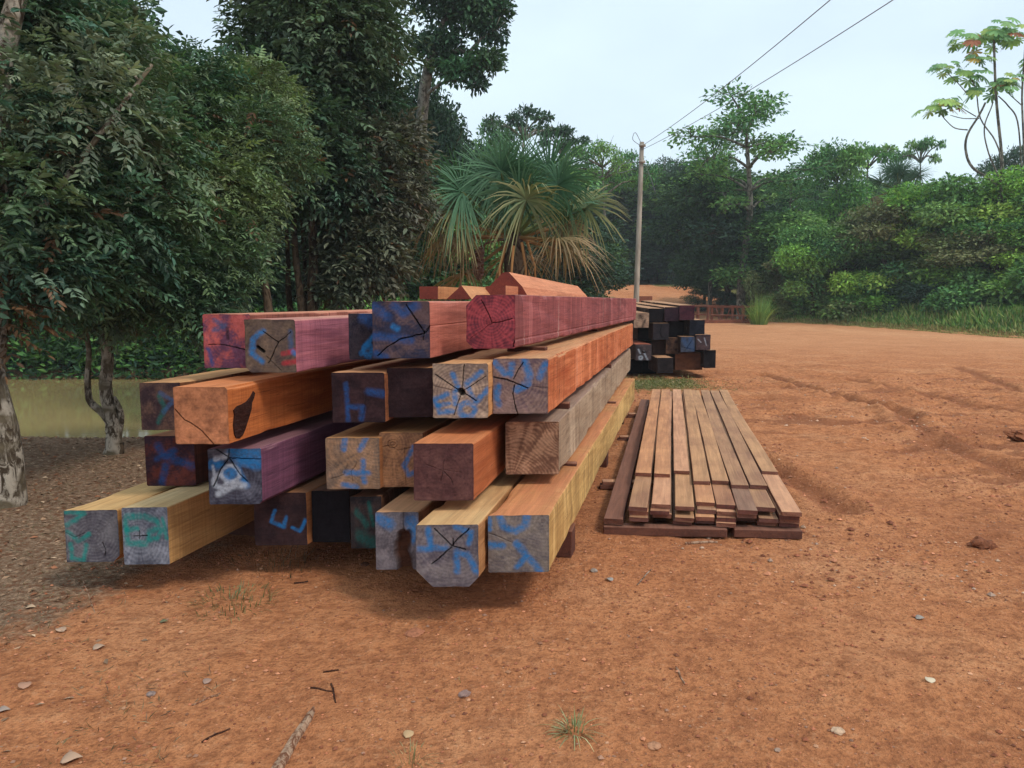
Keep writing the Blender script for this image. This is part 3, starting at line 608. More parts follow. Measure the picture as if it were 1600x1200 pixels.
st((1077, 498, 1101, 523), 0, "blue black timber end jutting right in the second row of the small stack", end=((38, 40, 50), (22, 24, 32)), Y=16.2)
st((993, 538, 1018, 563), 0, "grey timber with white ring and stroke marks, left in the small stack's third row", [('w', 2.2, circ(1001, 559, 2.6, 2.6, 8)), ('w', 2, [(1005, 549), (1012, 562)]), ('k', 3, [(1004, 550), (1006, 551)]), ('w', 2, [(997, 546), (1000, 552)])], ((86, 72, 72), (50, 44, 48)), Y=15.9, top=(196, 110, 84))
st((1019, 532, 1040, 556), 0, "dark brown end right of the ring marked timber in the small stack", end=((66, 48, 44), (42, 32, 32)), Y=16.4)
st((1040, 528, 1062, 553), 0, "rough brown weathered end, centre of the small stack's third row", end=((96, 70, 56), (50, 38, 36)), stain=1., Y=16.3)
st((1063, 526, 1086, 550), 0, "light blue painted end with crossing cracks in the small stack", [('v', 6, [(1068, 532), (1074, 542)]), ('v', 6, [(1078, 530), (1082, 545)]), ('c', 1.2, [(1082, 530), (1070, 548)]), ('c', 1, [(1064, 542), (1085, 546)])], ((74, 78, 92), (44, 46, 58)), Y=16.1)
st((1087, 523, 1110, 547), 0, "dark end with pale scratches at the right of the small stack's third row", [('w', 1.2, [(1090, 530), (1095, 535)]), ('w', 1.2, [(1100, 528), (1104, 540)])], ((86, 68, 68), (50, 40, 46)), Y=16.1)
st((970, 536, 991, 560), 0, "black timber end at the far left of the small stack's third row", Y=16.5)
st((980, 561, 1003, 584), 0, "leftmost black timber end lying on the grass under the small stack", Y=16.5)
st((1003, 560, 1026, 584), 0, "black timber end on the ground, second from left under the small stack", Y=16.6)
st((1027, 559, 1052, 583), 0, "dull grey brown end on the ground at the front of the small stack", end=((52, 42, 42), (32, 28, 30)), Y=15.8)
st((1099, 547, 1118, 575), 0, "black timber end at the bottom right corner of the small stack", Y=16.2)
st((1054, 551, 1098, 578), 0, "brown timber lying with its broad face forward at the base of the small stack", end=((120, 78, 56), (92, 60, 46)), Y=16.4, ring=0)

# ---------------------------------------------------------------- plank pile
DP = math.atan(.2065)
def pl(a, b):                        # pile frame -> world
    x0, y0 = .66, 5.12
    return (x0 + a * math.cos(DP) + b * math.sin(DP), y0 + b * math.cos(DP) - a * math.sin(DP) * .35)
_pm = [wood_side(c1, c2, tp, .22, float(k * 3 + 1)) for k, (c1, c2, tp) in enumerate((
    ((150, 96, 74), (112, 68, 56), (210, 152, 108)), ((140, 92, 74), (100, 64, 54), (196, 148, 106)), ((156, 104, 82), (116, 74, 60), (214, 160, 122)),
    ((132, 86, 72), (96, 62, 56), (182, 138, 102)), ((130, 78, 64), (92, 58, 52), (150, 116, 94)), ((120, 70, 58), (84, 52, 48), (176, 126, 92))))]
M_reddk = wood_side((124, 78, 60), (90, 56, 46), (136, 94, 76), .3, 7.)
def plank(a, b, z, wd, th, Lg, mat, label, group, rz=0, bow=0):
    V_ = []; ns_ = 14
    for s in range(ns_ + 1):
        f = s / ns_; bx = bow * math.sin(math.pi * f); bz = .004 * math.sin(f * 9 + a * 20)
        for (dx, dz) in ((-.5, .04), (-.46, 0), (.46, 0), (.5, .04), (.5, .92), (.47, 1), (-.47, 1), (-.5, .92)):
            V_.append((dx * wd + bx + random.uniform(-.0012, .0012), f * Lg + (random.uniform(-.003, .003) if s in (0, ns_) else 0), dz * th + bz + random.uniform(-.0006, .0006)))
    F_ = [tuple(range(8))] + [(s * 8 + i, s * 8 + 8 + i, s * 8 + 8 + (i + 1) % 8, s * 8 + (i + 1) % 8) for s in range(ns_) for i in range(8)] + [tuple(ns_ * 8 + i for i in range(8))[::-1]]
    o_ = mesh_obj("plank", V_, F_, mat); xy = pl(a, b)
    o_.location = (xy[0], xy[1], z); o_.rotation_euler.z = -DP + rz
    return tag(o_, label, 'plank', group)
def ptop(y): return 0
cols_a = [.20, .355, .515, .665, .81, .95, 1.09, 1.235]
ords = ['first', 'second', 'third', 'fourth', 'fifth', 'sixth', 'seventh', 'eighth']
top_b = [1.0, .95, 1.1, .72, .76, .62, .62, 1.12]
l4_b = [.06, .12, .1, .20, .16, .02, .10, .0]
lay_nm = ['lowest', 'second lowest', 'middle', 'second highest', 'top']
z_l = [.068, .099, .130, .161, .192]
for c, a in enumerate(cols_a):
    for l in range(5):
        if l == 4: b = top_b[c]
        elif l == 3: b = l4_b[c]
        else: b = random.uniform(.02, .24)
        wd = .128 if l < 4 else .124; Lg = 7.0 - b + random.uniform(-.12, .05) if l > 2 else 6.7
        plank(a + random.uniform(-.012, .012) * (l < 4), b, z_l[l] + .002, wd, .029, Lg, _pm[(c * 5 + l * 3) % 6] if l < 4 else _pm[(0, 0, 2, 1, 1, 3, 3, 1)[c]],
              "weathered plank of the %s layer, %s column from left in the plank pile" % (lay_nm[l], ords[c]), 'planks of the flat pile', random.uniform(-.004, .004), random.uniform(-.014, .014))
plank(.03, .03, .068, .13, .04, 6.6, M_reddk, "dark red lower board along the left edge of the plank pile", 'planks of the flat pile')
def bearer(a0, a1, b, z, th, dp, label):
    c = pl((a0 + a1) / 2, b); block("plank_bearer", label, (c[0], c[1], z + th / 2), (a1 - a0, dp, th), -math.atan(.09), M_reddk, 'bearers of the plank pile', 'bearer')
bearer(-.03, .80, .05, .004, .062, .1, "dark red bearer board under the front of the plank pile, left piece")
bearer(.86, 1.31, .05, .004, .062, .1, "short dark red bearer board at the front right corner of the plank pile")
for b, nm in ((1.35, 'nearest'), (3.6, 'middle'), (5.4, 'farthest')):
    block("plank_bearer", "upper brown board of the %s pair protruding left of the plank pile" % nm, (*[pl(.6, b)[i] for i in (0, 1)], .052), (1.5, .09, .03), -.09, _pm[2], 'bearers of the plank pile', 'bearer')
    block("plank_bearer", "lower dark board of the %s pair protruding left of the plank pile" % nm, (*[pl(.58, b)[i] for i in (0, 1)], .018), (1.5, .09, .034), -.09, M_reddk, 'bearers of the plank pile', 'bearer')

# ---------------------------------------------------------------- utility pole and wires
g = NG("pole_concrete", .85, .2); n_ = g.noise(g.map((8, 8, 1.2)), 1, 5, .6); g.bump(n_, .3, .01)
M_pole = g.base(g.ramp(n_, [(.35, lin((132, 122, 110))), (.65, lin((172, 162, 148)))]))
g = NG("wire", .6, .3); M_wire = g.base(lin((120, 122, 128)))
PY = 30.0; ptp = at(1003, 222, PY); pbx = at(994, 475, PY).x - .03
pole = thing("utility_pole", (pbx, PY, gz(pbx, PY)), "tall slim grey concrete utility pole behind the timber stacks", "pole")
ph = ptp.z - pole.location.z; lean = ptp.x - pbx
m_ = MB(); m_.tube([(lean * f, 0, ph * f - .3 * (f == 0)) for f in (0, .1, .25, .5, .75, 1)], [.125, .12, .112, .104, .096, .088], 10); m_.build("shaft", M_pole, pole, True)
for dz in (-.15, -.75):
    m_ = MB(); m_.tube([(lean - .12, -.12, ph + dz), (lean + .12, -.12, ph + dz)], .05, 8); m_.build("insulator", M_pole, pole, True)
m_ = MB(); m_.tube(smooth_path([(lean, 0, ph - .1), (lean - .25, 0, ph + .35), (lean - .35, 0, ph + .1), (lean - .1, 0, ph - .1)], 6), .012, 5); m_.build('wire_loop', M_wire, pole, True); m_ = MB()
m_.tube(smooth_path([(lean, -.1, ph - .75), (lean - .7, 0, ph - .8), (lean - .9, 0, ph - 1.15), (lean - .3, 0, ph - 1.0), (lean, 0, ph - .9)], 6), .012, 5); m_.build('wire_loop', M_wire, pole, True); m_ = MB()
m_.tube(smooth_path([(lean + .05, -.1, ph - .75), (lean + .35, 0, ph - 1.3), (lean + .55, 0, ph - 1.9)], 6), .01, 5)
m_.build("wire_loop", M_wire, pole, True)
for (px, lbl, dz) in ((1297, "upper overhead wire running from the pole top over the camera", -.15), (1395, "lower overhead wire attached below the pole top", -.3)):
    e = at(px, 0, 13.0); s = Vector((ptp.x, PY - .12, ptp.z + dz)); q = e + (e - s) * .6
    pts = [s + (e - s) * (k / 20) - Vector((0, 0, .12 * 4 * (k / 20) * (1 - k / 20))) for k in range(33)]
    m_ = MB(); m_.tube(pts, .009, 5); tag(m_.build("overhead_wire", M_wire, None, True), lbl, "wire", "wires from the utility pole")

# ---------------------------------------------------------------- bridge railings
M_rail = wood_side((150, 92, 70), (110, 66, 52), (160, 104, 80), .2, 4.)
def railing(p0, p1, n, diag, label, h=1.0):
    p0 = Vector((*p0, gz(*p0))); p1 = Vector((*p1, gz(*p1))); d = p1 - p0; L_ = d.length
    t_ = thing("bridge_railing", p0, label, "railing", "railings of the small bridge", math.atan2(d.y, d.x))
    for k in range(n + 1):
        m = MB(); m.box((L_ * k / n, 0, h / 2 - .1), (.13, .13, h + .25), 0, 0, .01); m.build("post", M_rail, t_)
    m = MB(); m.box((L_ / 2, -.09, h * .95), (L_ + .3, .06, .12), 0, 0, .02); m.build("top_rail", M_rail, t_)
    m = MB(); m.box((L_ / 2, -.09, h * .42), (L_, .05, .10), 0, 0, .03); m.build("lower_rail", M_rail, t_)
    if diag:
        for k in range(n):
            m = MB(); m.box((L_ * (k + .5) / n, .09, h * .5), (.07, .06, h * 1.12), 0, (.35 if k % 2 else -.35)); m.build("brace", M_rail, t_)
railing(at(1112, 500, 47)[:2], at(1178, 499, 45)[:2], 4, True, "brown timber bridge railing with diagonal braces beside the tall grass")
railing(at(1060, 492, 50)[:2], at(1106, 499, 48)[:2], 3, False, "plainer brown bridge railing just right of the small dark stack")
block("bridge_deck_edge", "flat brown kerb beam along the bridge edge below the railings", (at(1125, 503, 46).x, 45.6, gz(at(1125, 503, 46).x, 45.6) + .1), (4.5, .25, .2), 0, M_rail, None, 'kerb beam')
block("wood_post", "short brown plank post standing beside the utility pole behind the small stack", (at(1004, 465, 30.5).x + .1, 30.5, gz(5, 30.5) + .9), (.55, .12, 1.75), 0, M_rail, None, 'post')

# ---------------------------------------------------------------- foliage tools
def unit(v): return v / (np.linalg.norm(v, axis=-1, keepdims=True) + 1e-9)
def leaves(P, D, N, l, w_, C, hexa=False):
    """P base points, D axes, N normals: one face per leaf"""
    S = unit(np.cross(D, N)); n = len(P); l = np.broadcast_to(l, (n,))[:, None]; w_ = np.broadcast_to(w_, (n,))[:, None]
    Nn = unit(np.cross(S, D))
    if hexa:
        q = [P, P + D * l * .3 + S * w_ * .42 + Nn * l * .04, P + D * l * .68 + S * w_ * .40 + Nn * l * .02, P + D * l - Nn * l * .12, P + D * l * .68 - S * w_ * .40 + Nn * l * .02, P + D * l * .3 - S * w_ * .42 + Nn * l * .04]
    else:
        q = [P, P + D * l * .5 + S * w_ * .5 + Nn * l * .06, P + D * l - Nn * l * .1, P + D * l * .5 - S * w_ * .5 + Nn * l * .06]
    k = len(q); V_ = np.stack(q, 1).reshape(-1, 3); return V_, np.arange(n * k).reshape(n, k), C
def blob_points(blobs, n, shell=.55, up=.25, r_=rng):
    c = np.array([b[:3] for b in blobs], float); r = np.array([b[3] for b in blobs]); sq = np.array([b[4] if len(b) > 4 else .8 for b in blobs])
    k = r_.choice(len(blobs), n, p=r ** 2 / (r ** 2).sum()); d = r_.normal(size=(n, 3)); d[:, 2] += up; d = unit(d)
    rad = r[k] * (shell + (1 - shell) * r_.random(n) ** .6)
    lump = .78 + .44 * vn(d[:, 0] * 3 + k * 7, d[:, 1] * 3 + d[:, 2] * 3)
    o = d * (rad * lump)[:, None]; o[:, 2] *= sq[k]
    return c[k] + o, d, k
def pal_cols(pal, n, k=None, var=.25, r_=rng, dead=0, deadc=(108, 78, 54)):
    p = np.array([lin(c) for c in pal]); base = p[r_.integers(0, len(p), n)] if k is None else p[k % len(p)]
    if k is not None: base = base * .6 + p[r_.integers(0, len(p), n)] * .4
    c = base * (1 + var * r_.normal(size=(n, 1))).clip(.45, 1.8)
    if dead:
        m = r_.random(n) < dead; c[m] = np.array(lin(deadc)) * (.7 + .6 * r_.random((m.sum(), 1)))
    return c
def crown_sprays(blobs, n, leaflets, sl, ll, lw, pal, dead=0, droop=.35, shell=.5, hexa=True, up=.2, r_=rng, var=.25, deadblobs=()):
    P, d, k = blob_points(blobs, n, shell, up, r_)
    ax = unit(d * np.array([1, 1, .55]) + .5 * r_.normal(size=d.shape) + np.array([0, 0, .08 - droop])); side = unit(np.cross(ax, np.array([0, 0, 1.]) + .3 * r_.normal(size=d.shape)))
    nr = unit(np.cross(side, ax)); nr[nr[:, 2] < 0] *= -1
    base_c = pal_cols(pal, n, k, var, r_, dead)
    if len(deadblobs):
        mk = np.isin(k, deadblobs); base_c[mk] = pal_cols([(120, 88, 60), (100, 72, 48)], mk.sum(), None, .25, r_)
    Ps, Ds, Ns, Cs, Ls = [], [], [], [], []; sv = .55 + .8 * r_.random(n); svc = sv[:, None]
    for j in range(leaflets):
        f = (j // 2 + .6) / (leaflets / 2 + .3); sg = 1 if j % 2 else -1
        if j == leaflets - 1: f = 1.0
        p = P + ax * svc * (sl * f) + np.array([0, 0, -1.]) * svc * (sl * f * f * .35)
        dd = unit(ax * (.8 if j < leaflets - 1 else 2) + side * sg * (1 if j < leaflets - 1 else .1) + np.array([0, 0, -.35]) + .22 * r_.normal(size=d.shape))
        Ps.append(p); Ds.append(dd); Ns.append(unit(nr + .35 * r_.normal(size=d.shape))); Cs.append(base_c * (.85 + .3 * r_.random((n, 1)))); Ls.append(ll * sv * (.7 + .5 * r_.random(n)) * (1 - .3 * abs(f - .5)))
    L_ = np.concatenate(Ls)
    return leaves(np.concatenate(Ps), np.concatenate(Ds), np.concatenate(Ns), L_, L_ * lw / ll, np.concatenate(Cs), hexa)
def crown_simple(blobs, n, l, w_, pal, shell=.45, up=.3, r_=rng, var=.3, dead=0, spread=1.0):
    P, d, k = blob_points(blobs, n, shell, up, r_)
    ax = unit(d * .6 + spread * r_.normal(size=d.shape) * .6 + np.array([0, 0, -.25])); nr = unit(np.array([0, 0, 1.]) + .6 * r_.normal(size=d.shape) + d * .5)
    L_ = l * (.6 + .8 * r_.random(n)); return leaves(P, ax, nr, L_, L_ * w_ / l, pal_cols(pal, n, k, var, r_, dead), False)
def tree_obj(name, label, cat, base, stems, blobs, leafdata, bark, group=None, mat=None, limbs=True, limb_r=.03, world=True, tip=None):
    """stems: list of (points, radii) in world coordinates when world"""
    b = Vector(base); off = np.array(b) if world else np.zeros(3)
    t_ = thing(name, b, label, cat, group)
    m = MB()
    for pts, rad in stems:
        sp_ = smooth_path(pts, 5); nn_ = len(sp_)
        rr = list(np.interp(np.linspace(0, 1, nn_), np.linspace(0, 1, len(rad)), rad))
        m.tube([Vector(p) - Vector(off) for p in sp_], rr, 10, jit=.06)
    if limbs:
        sp0 = [p for pts, rad in stems for p in smooth_path(pts, 4)]
        for bl in blobs:
            c = Vector(bl[:3]); cand = [p for p in sp0 if p.z < c.z + .1] or sp0
            s = min(cand, key=lambda p: (p - c).length + .4 * max(0, p.z - c.z + .3)); mid = (s + c) / 2 + Vector((random.uniform(-.1, .1), random.uniform(-.1, .1), (c - s).length * .12))
            pth = smooth_path([s, mid, c], 4); m.tube([p - Vector(off) for p in pth], list(np.linspace(limb_r, limb_r * .35, len(pth))), 6)
            for q in range(4):
                dv = Vector((random.gauss(0, 1), random.gauss(0, 1), random.gauss(.3, .6))).normalized() * bl[3] * .8
                m.tube([c - Vector(off), c + dv * .5 - Vector(off), c + dv + Vector((0, 0, .1 * bl[3])) - Vector(off)], [limb_r * .4, limb_r * .25, limb_r * .1], 5)
    m.build("trunk", bark, t_, True)
    V_, F_, C_ = leafdata
    mesh_obj("crown", V_ - off, F_, mat or M_leaf, t_, False, cols=C_, cdom='FACE')
    return t_
def B(*L_): return [(*at(px, py, Yd), r, *(e or ())) for px, py, Yd, r, *e in L_]

PAL_NEAR = [(76, 106, 70), (92, 116, 78), (66, 100, 76), (104, 118, 86), (62, 94, 78), (122, 130, 104)]
PAL_MID = [(68, 94, 66), (84, 104, 74), (96, 106, 80), (60, 88, 68), (104, 106, 82)]
PAL_OLV = [(90, 98, 76), (102, 100, 84), (76, 88, 68), (110, 108, 88)]
PAL_DARK = [(56, 84, 62), (66, 94, 66), (52, 76, 64), (76, 102, 68)]
PAL_BG = [(90, 136, 78), (110, 152, 82), (74, 120, 80), (134, 166, 90)]
PAL_LITE = [(142, 190, 84), (166, 202, 90), (118, 168, 82), (186, 208, 106)]
PAL_BRN = [(124, 140, 88), (140, 138, 96), (104, 128, 80), (130, 128, 90)]

# near left tree, compound leaves
bx, by = -3.97, 5.9; zb_ = gz(bx, by)
bl = B((-230, 60, 6.4, 1.05), (-60, -60, 7.0, 1.0), (50, 40, 7.0, .8), (150, 100, 7.3, .6), (-60, 210, 6.2, .85), (90, 190, 6.5, .75), (200, 230, 7.1, .6), (20, 320, 6.0, .6), (130, 330, 6.6, .6), (-150, 350, 5.9, .8),
       (40, 420, 6.0, .42), (-30, 490, 5.9, .35), (110, 430, 6.5, .4), (240, 320, 7.2, .45), (190, 400, 7.0, .4), (-300, 250, 7.5, 1.1), (0, 130, 7.6, 1.), (80, 0, 7.9, .8))
tree_obj("broadleaf_tree", "large near tree at the left edge with flaking pale trunk and feathery compound leaves", "tree", (bx, by, zb_),
         [([(bx, by, zb_ - .1), (bx + .02, by, zb_ + .5), (bx - .06, by, 1.1), (bx + .03, by + .05, 1.9), (bx - .05, by + .3, 3.2), (bx + .1, by + .7, 4.6)], [.15, .11, .105, .11, .09, .05]),
          ([(bx + .03, by + .05, 1.9), (bx + .5, by + .4, 2.7), (bx + .9, by + .9, 3.6)], [.04, .025, .015])],
         bl, crown_sprays(bl, 10500, 11, .235, .084, .031, PAL_NEAR, .008, deadblobs=(11,), shell=.25, droop=.05, var=.32), M_bark_pale, limb_r=.014)
# forked tree by the pond
bx, by = at(173, 722, 7.9).x, 7.9; zb_ = gz(bx, by)
bl = B((250, 430, 8.0, .55), (325, 400, 8.3, .6), (300, 470, 8.1, .42), (205, 470, 7.9, .36), (130, 460, 7.7, .36), (335, 480, 8.5, .34), (330, 300, 8.7, .75), (240, 190, 8.9, .85), (390, 230, 9.4, .75), (290, 140, 9.4, .6), (385, 360, 9.2, .33), (160, 320, 8.6, .7), (170, 500, 7.8, .22), (400, 150, 9.9, .55))
A_ = lambda px, py, Yd=7.9: at(px, py, Yd)
tree_obj("broadleaf_tree", "small tree with mottled forked trunk standing between the pond and the timber stack", "tree", (bx, by, zb_),
         [([(bx, by, zb_ - .1), A_(178, 700), A_(176, 660), A_(165, 610), A_(168, 560), A_(165, 500), A_(185, 420), A_(215, 330, 8.3)], [.12, .085, .075, .065, .06, .055, .045, .03]),
          ([A_(178, 668), A_(160, 645), A_(140, 625), A_(137, 590), A_(138, 540), A_(120, 470)], [.045, .04, .035, .03, .026, .02]),
          ([A_(184, 700), A_(190, 650), A_(178, 620)], [.02, .028, .02])],
         bl, crown_sprays(bl, 10500, 9, .20, .075, .027, PAL_NEAR + PAL_BRN[:1], .012, shell=.25, droop=.05, var=.32), M_bark_pale, limb_r=.014)
m_ = MB(); p_ = A_(189, 718); m_.tube([p_ - Vector((0, 0, .2)), p_, p_ + Vector((.01, 0, .18))], [.04, .035, .03], 8, jit=.15)
tag(m_.build("tree_stump", M_bark_dark, None), "short dark cut stump beside the forked tree's foot", "stump")
# clustered trees behind the stack
def multi(label, base_px, Yd, tops, bl, n, pal, r=.1, dead=.01, name="broadleaf_tree", ll=.17, group=None, bark=M_bark_dark, sprays=True):
    bp = at(base_px, 500, Yd); bz = gz(bp.x, Yd); base = (bp.x, Yd, bz)
    stems = []
    for pts, rr in tops:
        stems.append(([(bp.x + (at(pts[0][0], pts[0][1], Yd).x - bp.x) * .5, Yd, bz - .1)] + [at(px, py, Yd + dd) for px, py, dd in pts], rr))
    ld = crown_sprays(bl, int(n * 1.5), 7, ll * 1.8, ll * .8, ll * .31, pal, dead, shell=.25, droop=.15, var=.32) if sprays else crown_simple(bl, n, ll, ll * .5, pal, dead=dead)
    return tree_obj(name, label, "tree", base, stems, bl, ld, bark, limb_r=.05, group=group)
bl = B((445, 140, 13.6, 1.0), (500, 60, 14, 1.5), (480, -50, 14, 1.3), (545, 150, 14.2, .85), (470, 220, 13.2, 1.0), (395, 240, 13, .7), (380, 170, 13.4, .9), (520, 290, 13.2, .8), (450, 285, 12.8, .4), (540, 50, 14.5, .85), (530, -60, 14.5, 1.0))
multi("tall dark leaved tree with a straight reddish stem rising behind the stack", 488, 13.0, [([(488, 470, 0), (490, 400, 0), (486, 330, 0), (480, 200, .4), (500, 60, .8)], [.13, .085, .08, .075, .06, .03]),
      ([(470, 470, 0), (462, 400, .1), (455, 300, .3), (430, 180, .5)], [.1, .06, .055, .045, .03]),
       ([(452, 470, .2), (450, 400, .2), (445, 320, .3)], [.07, .05, .04, .03]), ([(478, 470, .3), (476, 400, .3), (470, 320, .4)], [.06, .045, .04, .03])], bl, 7500, PAL_MID[:4], bark=M_bark_dark)
bl = B((370, 320, 12.6, .55), (355, 385, 12.6, .4), (345, 430, 12.4, .35), (400, 280, 12.8, .55))
multi("slender leaning dark tree left of the straight stemmed one", 430, 12.6, [([(418, 470, 0), (400, 400, 0), (385, 340, 0), (370, 280, .2)], [.1, .07, .06, .05, .03])], bl, 1500, PAL_DARK + PAL_MID[:2])
bl = B((560, 360, 13.6, .7), (600, 310, 13.9, .7), (540, 410, 13.4, .55), (590, 410, 13.6, .5), (570, 250, 14, .8), (610, 230, 14.4, .6), (530, 450, 13.2, .3))
multi("bushy tree with olive brown leaves right of the straight reddish stem", 556, 13.6, [([(560, 450, 0), (565, 380, 0), (575, 300, .2), (585, 230, .4)], [.09, .06, .055, .045, .03])], bl, 3600, PAL_OLV, dead=.03)

# generic background trees (templates are copied)
def bg_template(kind, seed, pal, n, l=.26):
    r_ = np.random.default_rng(seed); random.seed(seed)
    if kind == 'dense':
        Ht = 10; bl = [(r_.normal() * 1.5, r_.normal() * 1.3, 3 + 5.8 * r_.random(), 1.1 + .8 * r_.random()) for _ in range(20)] + [(0, 0, 8.6, 1.5), (1, .3, 7.6, 1.6), (-1.1, 0, 7, 1.6)]
    elif kind == 'tall':
        Ht = 12; bl = [(r_.normal() * 1.1, r_.normal() * 1.1, 5 + 6.3 * r_.random(), .8 + .7 * r_.random()) for _ in range(18)]
    elif kind == 'umbrella':
        Ht = 10; bl = []
        for k in range(15):
            a = k * 2.4; q = .6 + 3.0 * math.sqrt(k / 15); bl.append((q * math.cos(a), q * math.sin(a), 9.3 - .10 * q * q + r_.normal() * .25, .85 + .4 * r_.random(), .45))
    elif kind == 'parasol':
        Ht = 10; bl = []
        for k in range(9):
            a = k * 2.4; q = .3 + 1.9 * math.sqrt(k / 9); bl.append((q * math.cos(a), q * math.sin(a), 9.6 - .14 * q * q + r_.normal() * .15, .42 + .25 * r_.random(), .28))
    elif kind == 'layer':
        Ht = 11; bl = []
        for z_, R_, c_ in ((10.4, 1.3, 5), (9.0, 2.1, 6), (7.6, 2.6, 6), (6.2, 1.7, 4)):
            a0 = r_.random() * 6
            for k in range(c_): a = a0 + k * 6.28 / c_; q = R_ * (.45 + .6 * r_.random()); bl.append((q * math.cos(a), q * math.sin(a), z_ + r_.normal() * .3, .65 + .4 * r_.random(), .5))
    elif kind == 'mound':
        Ht = 8; bl = []
        for k in range(34):
            a = r_.random() * 6.28; z_ = 7.4 * r_.random(); q = 3.0 * math.sqrt(max(0, 1 - (z_ / 8.2) ** 2)) * (.35 + .65 * r_.random()); bl.append((q * math.cos(a), q * math.sin(a), z_, .7 + .6 * r_.random(), .55))
    else:                             # bush
        Ht = 4; bl = [(r_.normal() * 1.4, r_.normal() * 1.0, .5 + 2.6 * r_.random(), .7 + .6 * r_.random()) for _ in range(14)]
    top = Ht * .85
    stems = [([(0, 0, -1.2), (.1, 0, Ht * .2), (-.15, .1, Ht * .5), (.1, 0, top)], [.2, .15, .12, .05])] if kind not in ('bush',) else [([(0, 0, -.5), (.1, 0, 1.2), (0, .1, 2.2)], [.1, .07, .03]), ([(0, 0, -.5), (.5, 0, 1.), (.9, .1, 2.)], [.08, .05, .02])]
    l = {'parasol': .2, 'layer': .19, 'umbrella': .19, 'mound': .2, 'tall': .24}.get(kind, l)
    ld = crown_simple(bl, n, l, l * .5, pal, shell=.3 if kind in ('dense', 'bush') else .2, r_=r_)
    t_ = tree_obj("forest_tree" if kind not in ('bush', 'mound') else "shrub", None, None, (0, 0, 0), stems, bl, ld, M_bark_grey if kind in ('layer', 'umbrella', 'tall', 'parasol') else M_bark_dark, mat=M_leaf_far, limb_r=.07)
    return t_
TPL = {}
def place(kind, px, ytop, Yd, wpx=None, label=None, group=None, rz=None, cat=None, pal=None, pn=''):
    key = kind + pn
    if key not in TPL:
        pl_ = {'': PAL_BG, 'd': PAL_DARK, 'l': PAL_LITE, 'b': PAL_BRN, 'm': PAL_BG + PAL_LITE[:1]}[pn]
        n_ = {'dense': 16000, 'tall': 11000, 'umbrella': 6000, 'parasol': 1700, 'layer': 5600, 'bush': 9000, 'mound': 24000}[kind]
        TPL[key] = [bg_template(kind, hash_(key), pl_, n_), True]
        me_ = [c for c in TPL[key][0].children if c.name.startswith('crown')][0].data
        co = np.zeros(len(me_.vertices) * 3, dtype=np.float32); me_.vertices.foreach_get('co', co); co = co.reshape(-1, 3)
        TPL[key] += [float(np.percentile(co[:, 2], 99.7)), float(np.percentile(co[:, 0], 98.5) - np.percentile(co[:, 0], 1.5))]
    src, fresh, h0, w0 = TPL[key]
    o = src if fresh else copy_tree(src); TPL[key][1] = False
    xx = at(px, 470, Yd).x; z0 = gz(xx, Yd); ht = at(px, ytop, Yd).z - z0; sz = ht / h0
    sw = (wpx / 1200 * Yd) / w0 if wpx else sz
    o.location = (xx, Yd, z0 - .05); o.scale = (sw, sw, sz); o.rotation_euler.z = rz if rz is not None else random.uniform(0, 6.28)
    tag(o, label, cat or ('shrub' if kind in ('bush', 'mound') else 'tree'), group)
    return o
def hash_(s): return sum(ord(c) * (i + 3) for i, c in enumerate(s))
random.seed(21)
GL = 'dense trees on the far bank of the pond'
for px, yt, Yd, wp in ((-260, -60, 25, 420), (-60, -80, 26, 420), (60, -50, 24, 300), (240, 70, 25, 260), (330, 110, 27, 260), (430, 130, 28, 320), (540, 180, 29, 240), (20, 160, 22.5, 330), (200, 240, 22.5, 300), (360, 260, 23, 280), (480, 230, 24, 300), (600, 210, 26, 280)):
    place('dense', px, yt, Yd, wp, "dark dense forest tree on the far bank behind the pond and the near trees", GL, pn='d')
place('dense', 660, 110, 30, 150, "tall dark dense tree just left of the palm, under the overhanging high crown", pn='d')
place('dense', 700, 170, 33, 150, "dark tree shouldering the tall dense tree left of the palm", pn='d')
# tall tree whose crown hangs in the sky
bl = B((690, -10, 27, 1.5, .6), (740, 20, 27, 1.2, .6), (770, 50, 26.5, .6, .6), (760, 95, 26.5, .7, .6), (720, 110, 26.5, .7, .6), (690, 70, 27, .9, .6), (660, 70, 27.5, .55, .6), (745, 130, 26.3, .4, .6), (700, 105, 27, .6, .6), (755, -20, 27, 1.0, .6), (775, 15, 27, .6, .6))
bp = at(655, 470, 28)
tree_obj("canopy_tree", "tall open crowned tree leaning into the sky above the palm's left side", "tree", (bp.x, 28, gz(bp.x, 28)),
         [([(bp.x, 28, gz(bp.x, 28) - .3), at(655, 300, 28), at(662, 150, 27.6), at(680, 70, 27), at(700, 20, 27)], [.3, .24, .2, .14, .07]), ([at(668, 110, 27.3), at(715, 78, 26.8), at(740, 100, 26.5), at(750, 120, 26.4)], [.09, .08, .05, .03])],
         bl, crown_simple(bl, 13000, .19, .09, PAL_DARK + PAL_BG[2:3], shell=.15), M_bark_grey, mat=M_leaf_far, limb_r=.07)
GC = 'distant forest trees behind the palm and the pole'
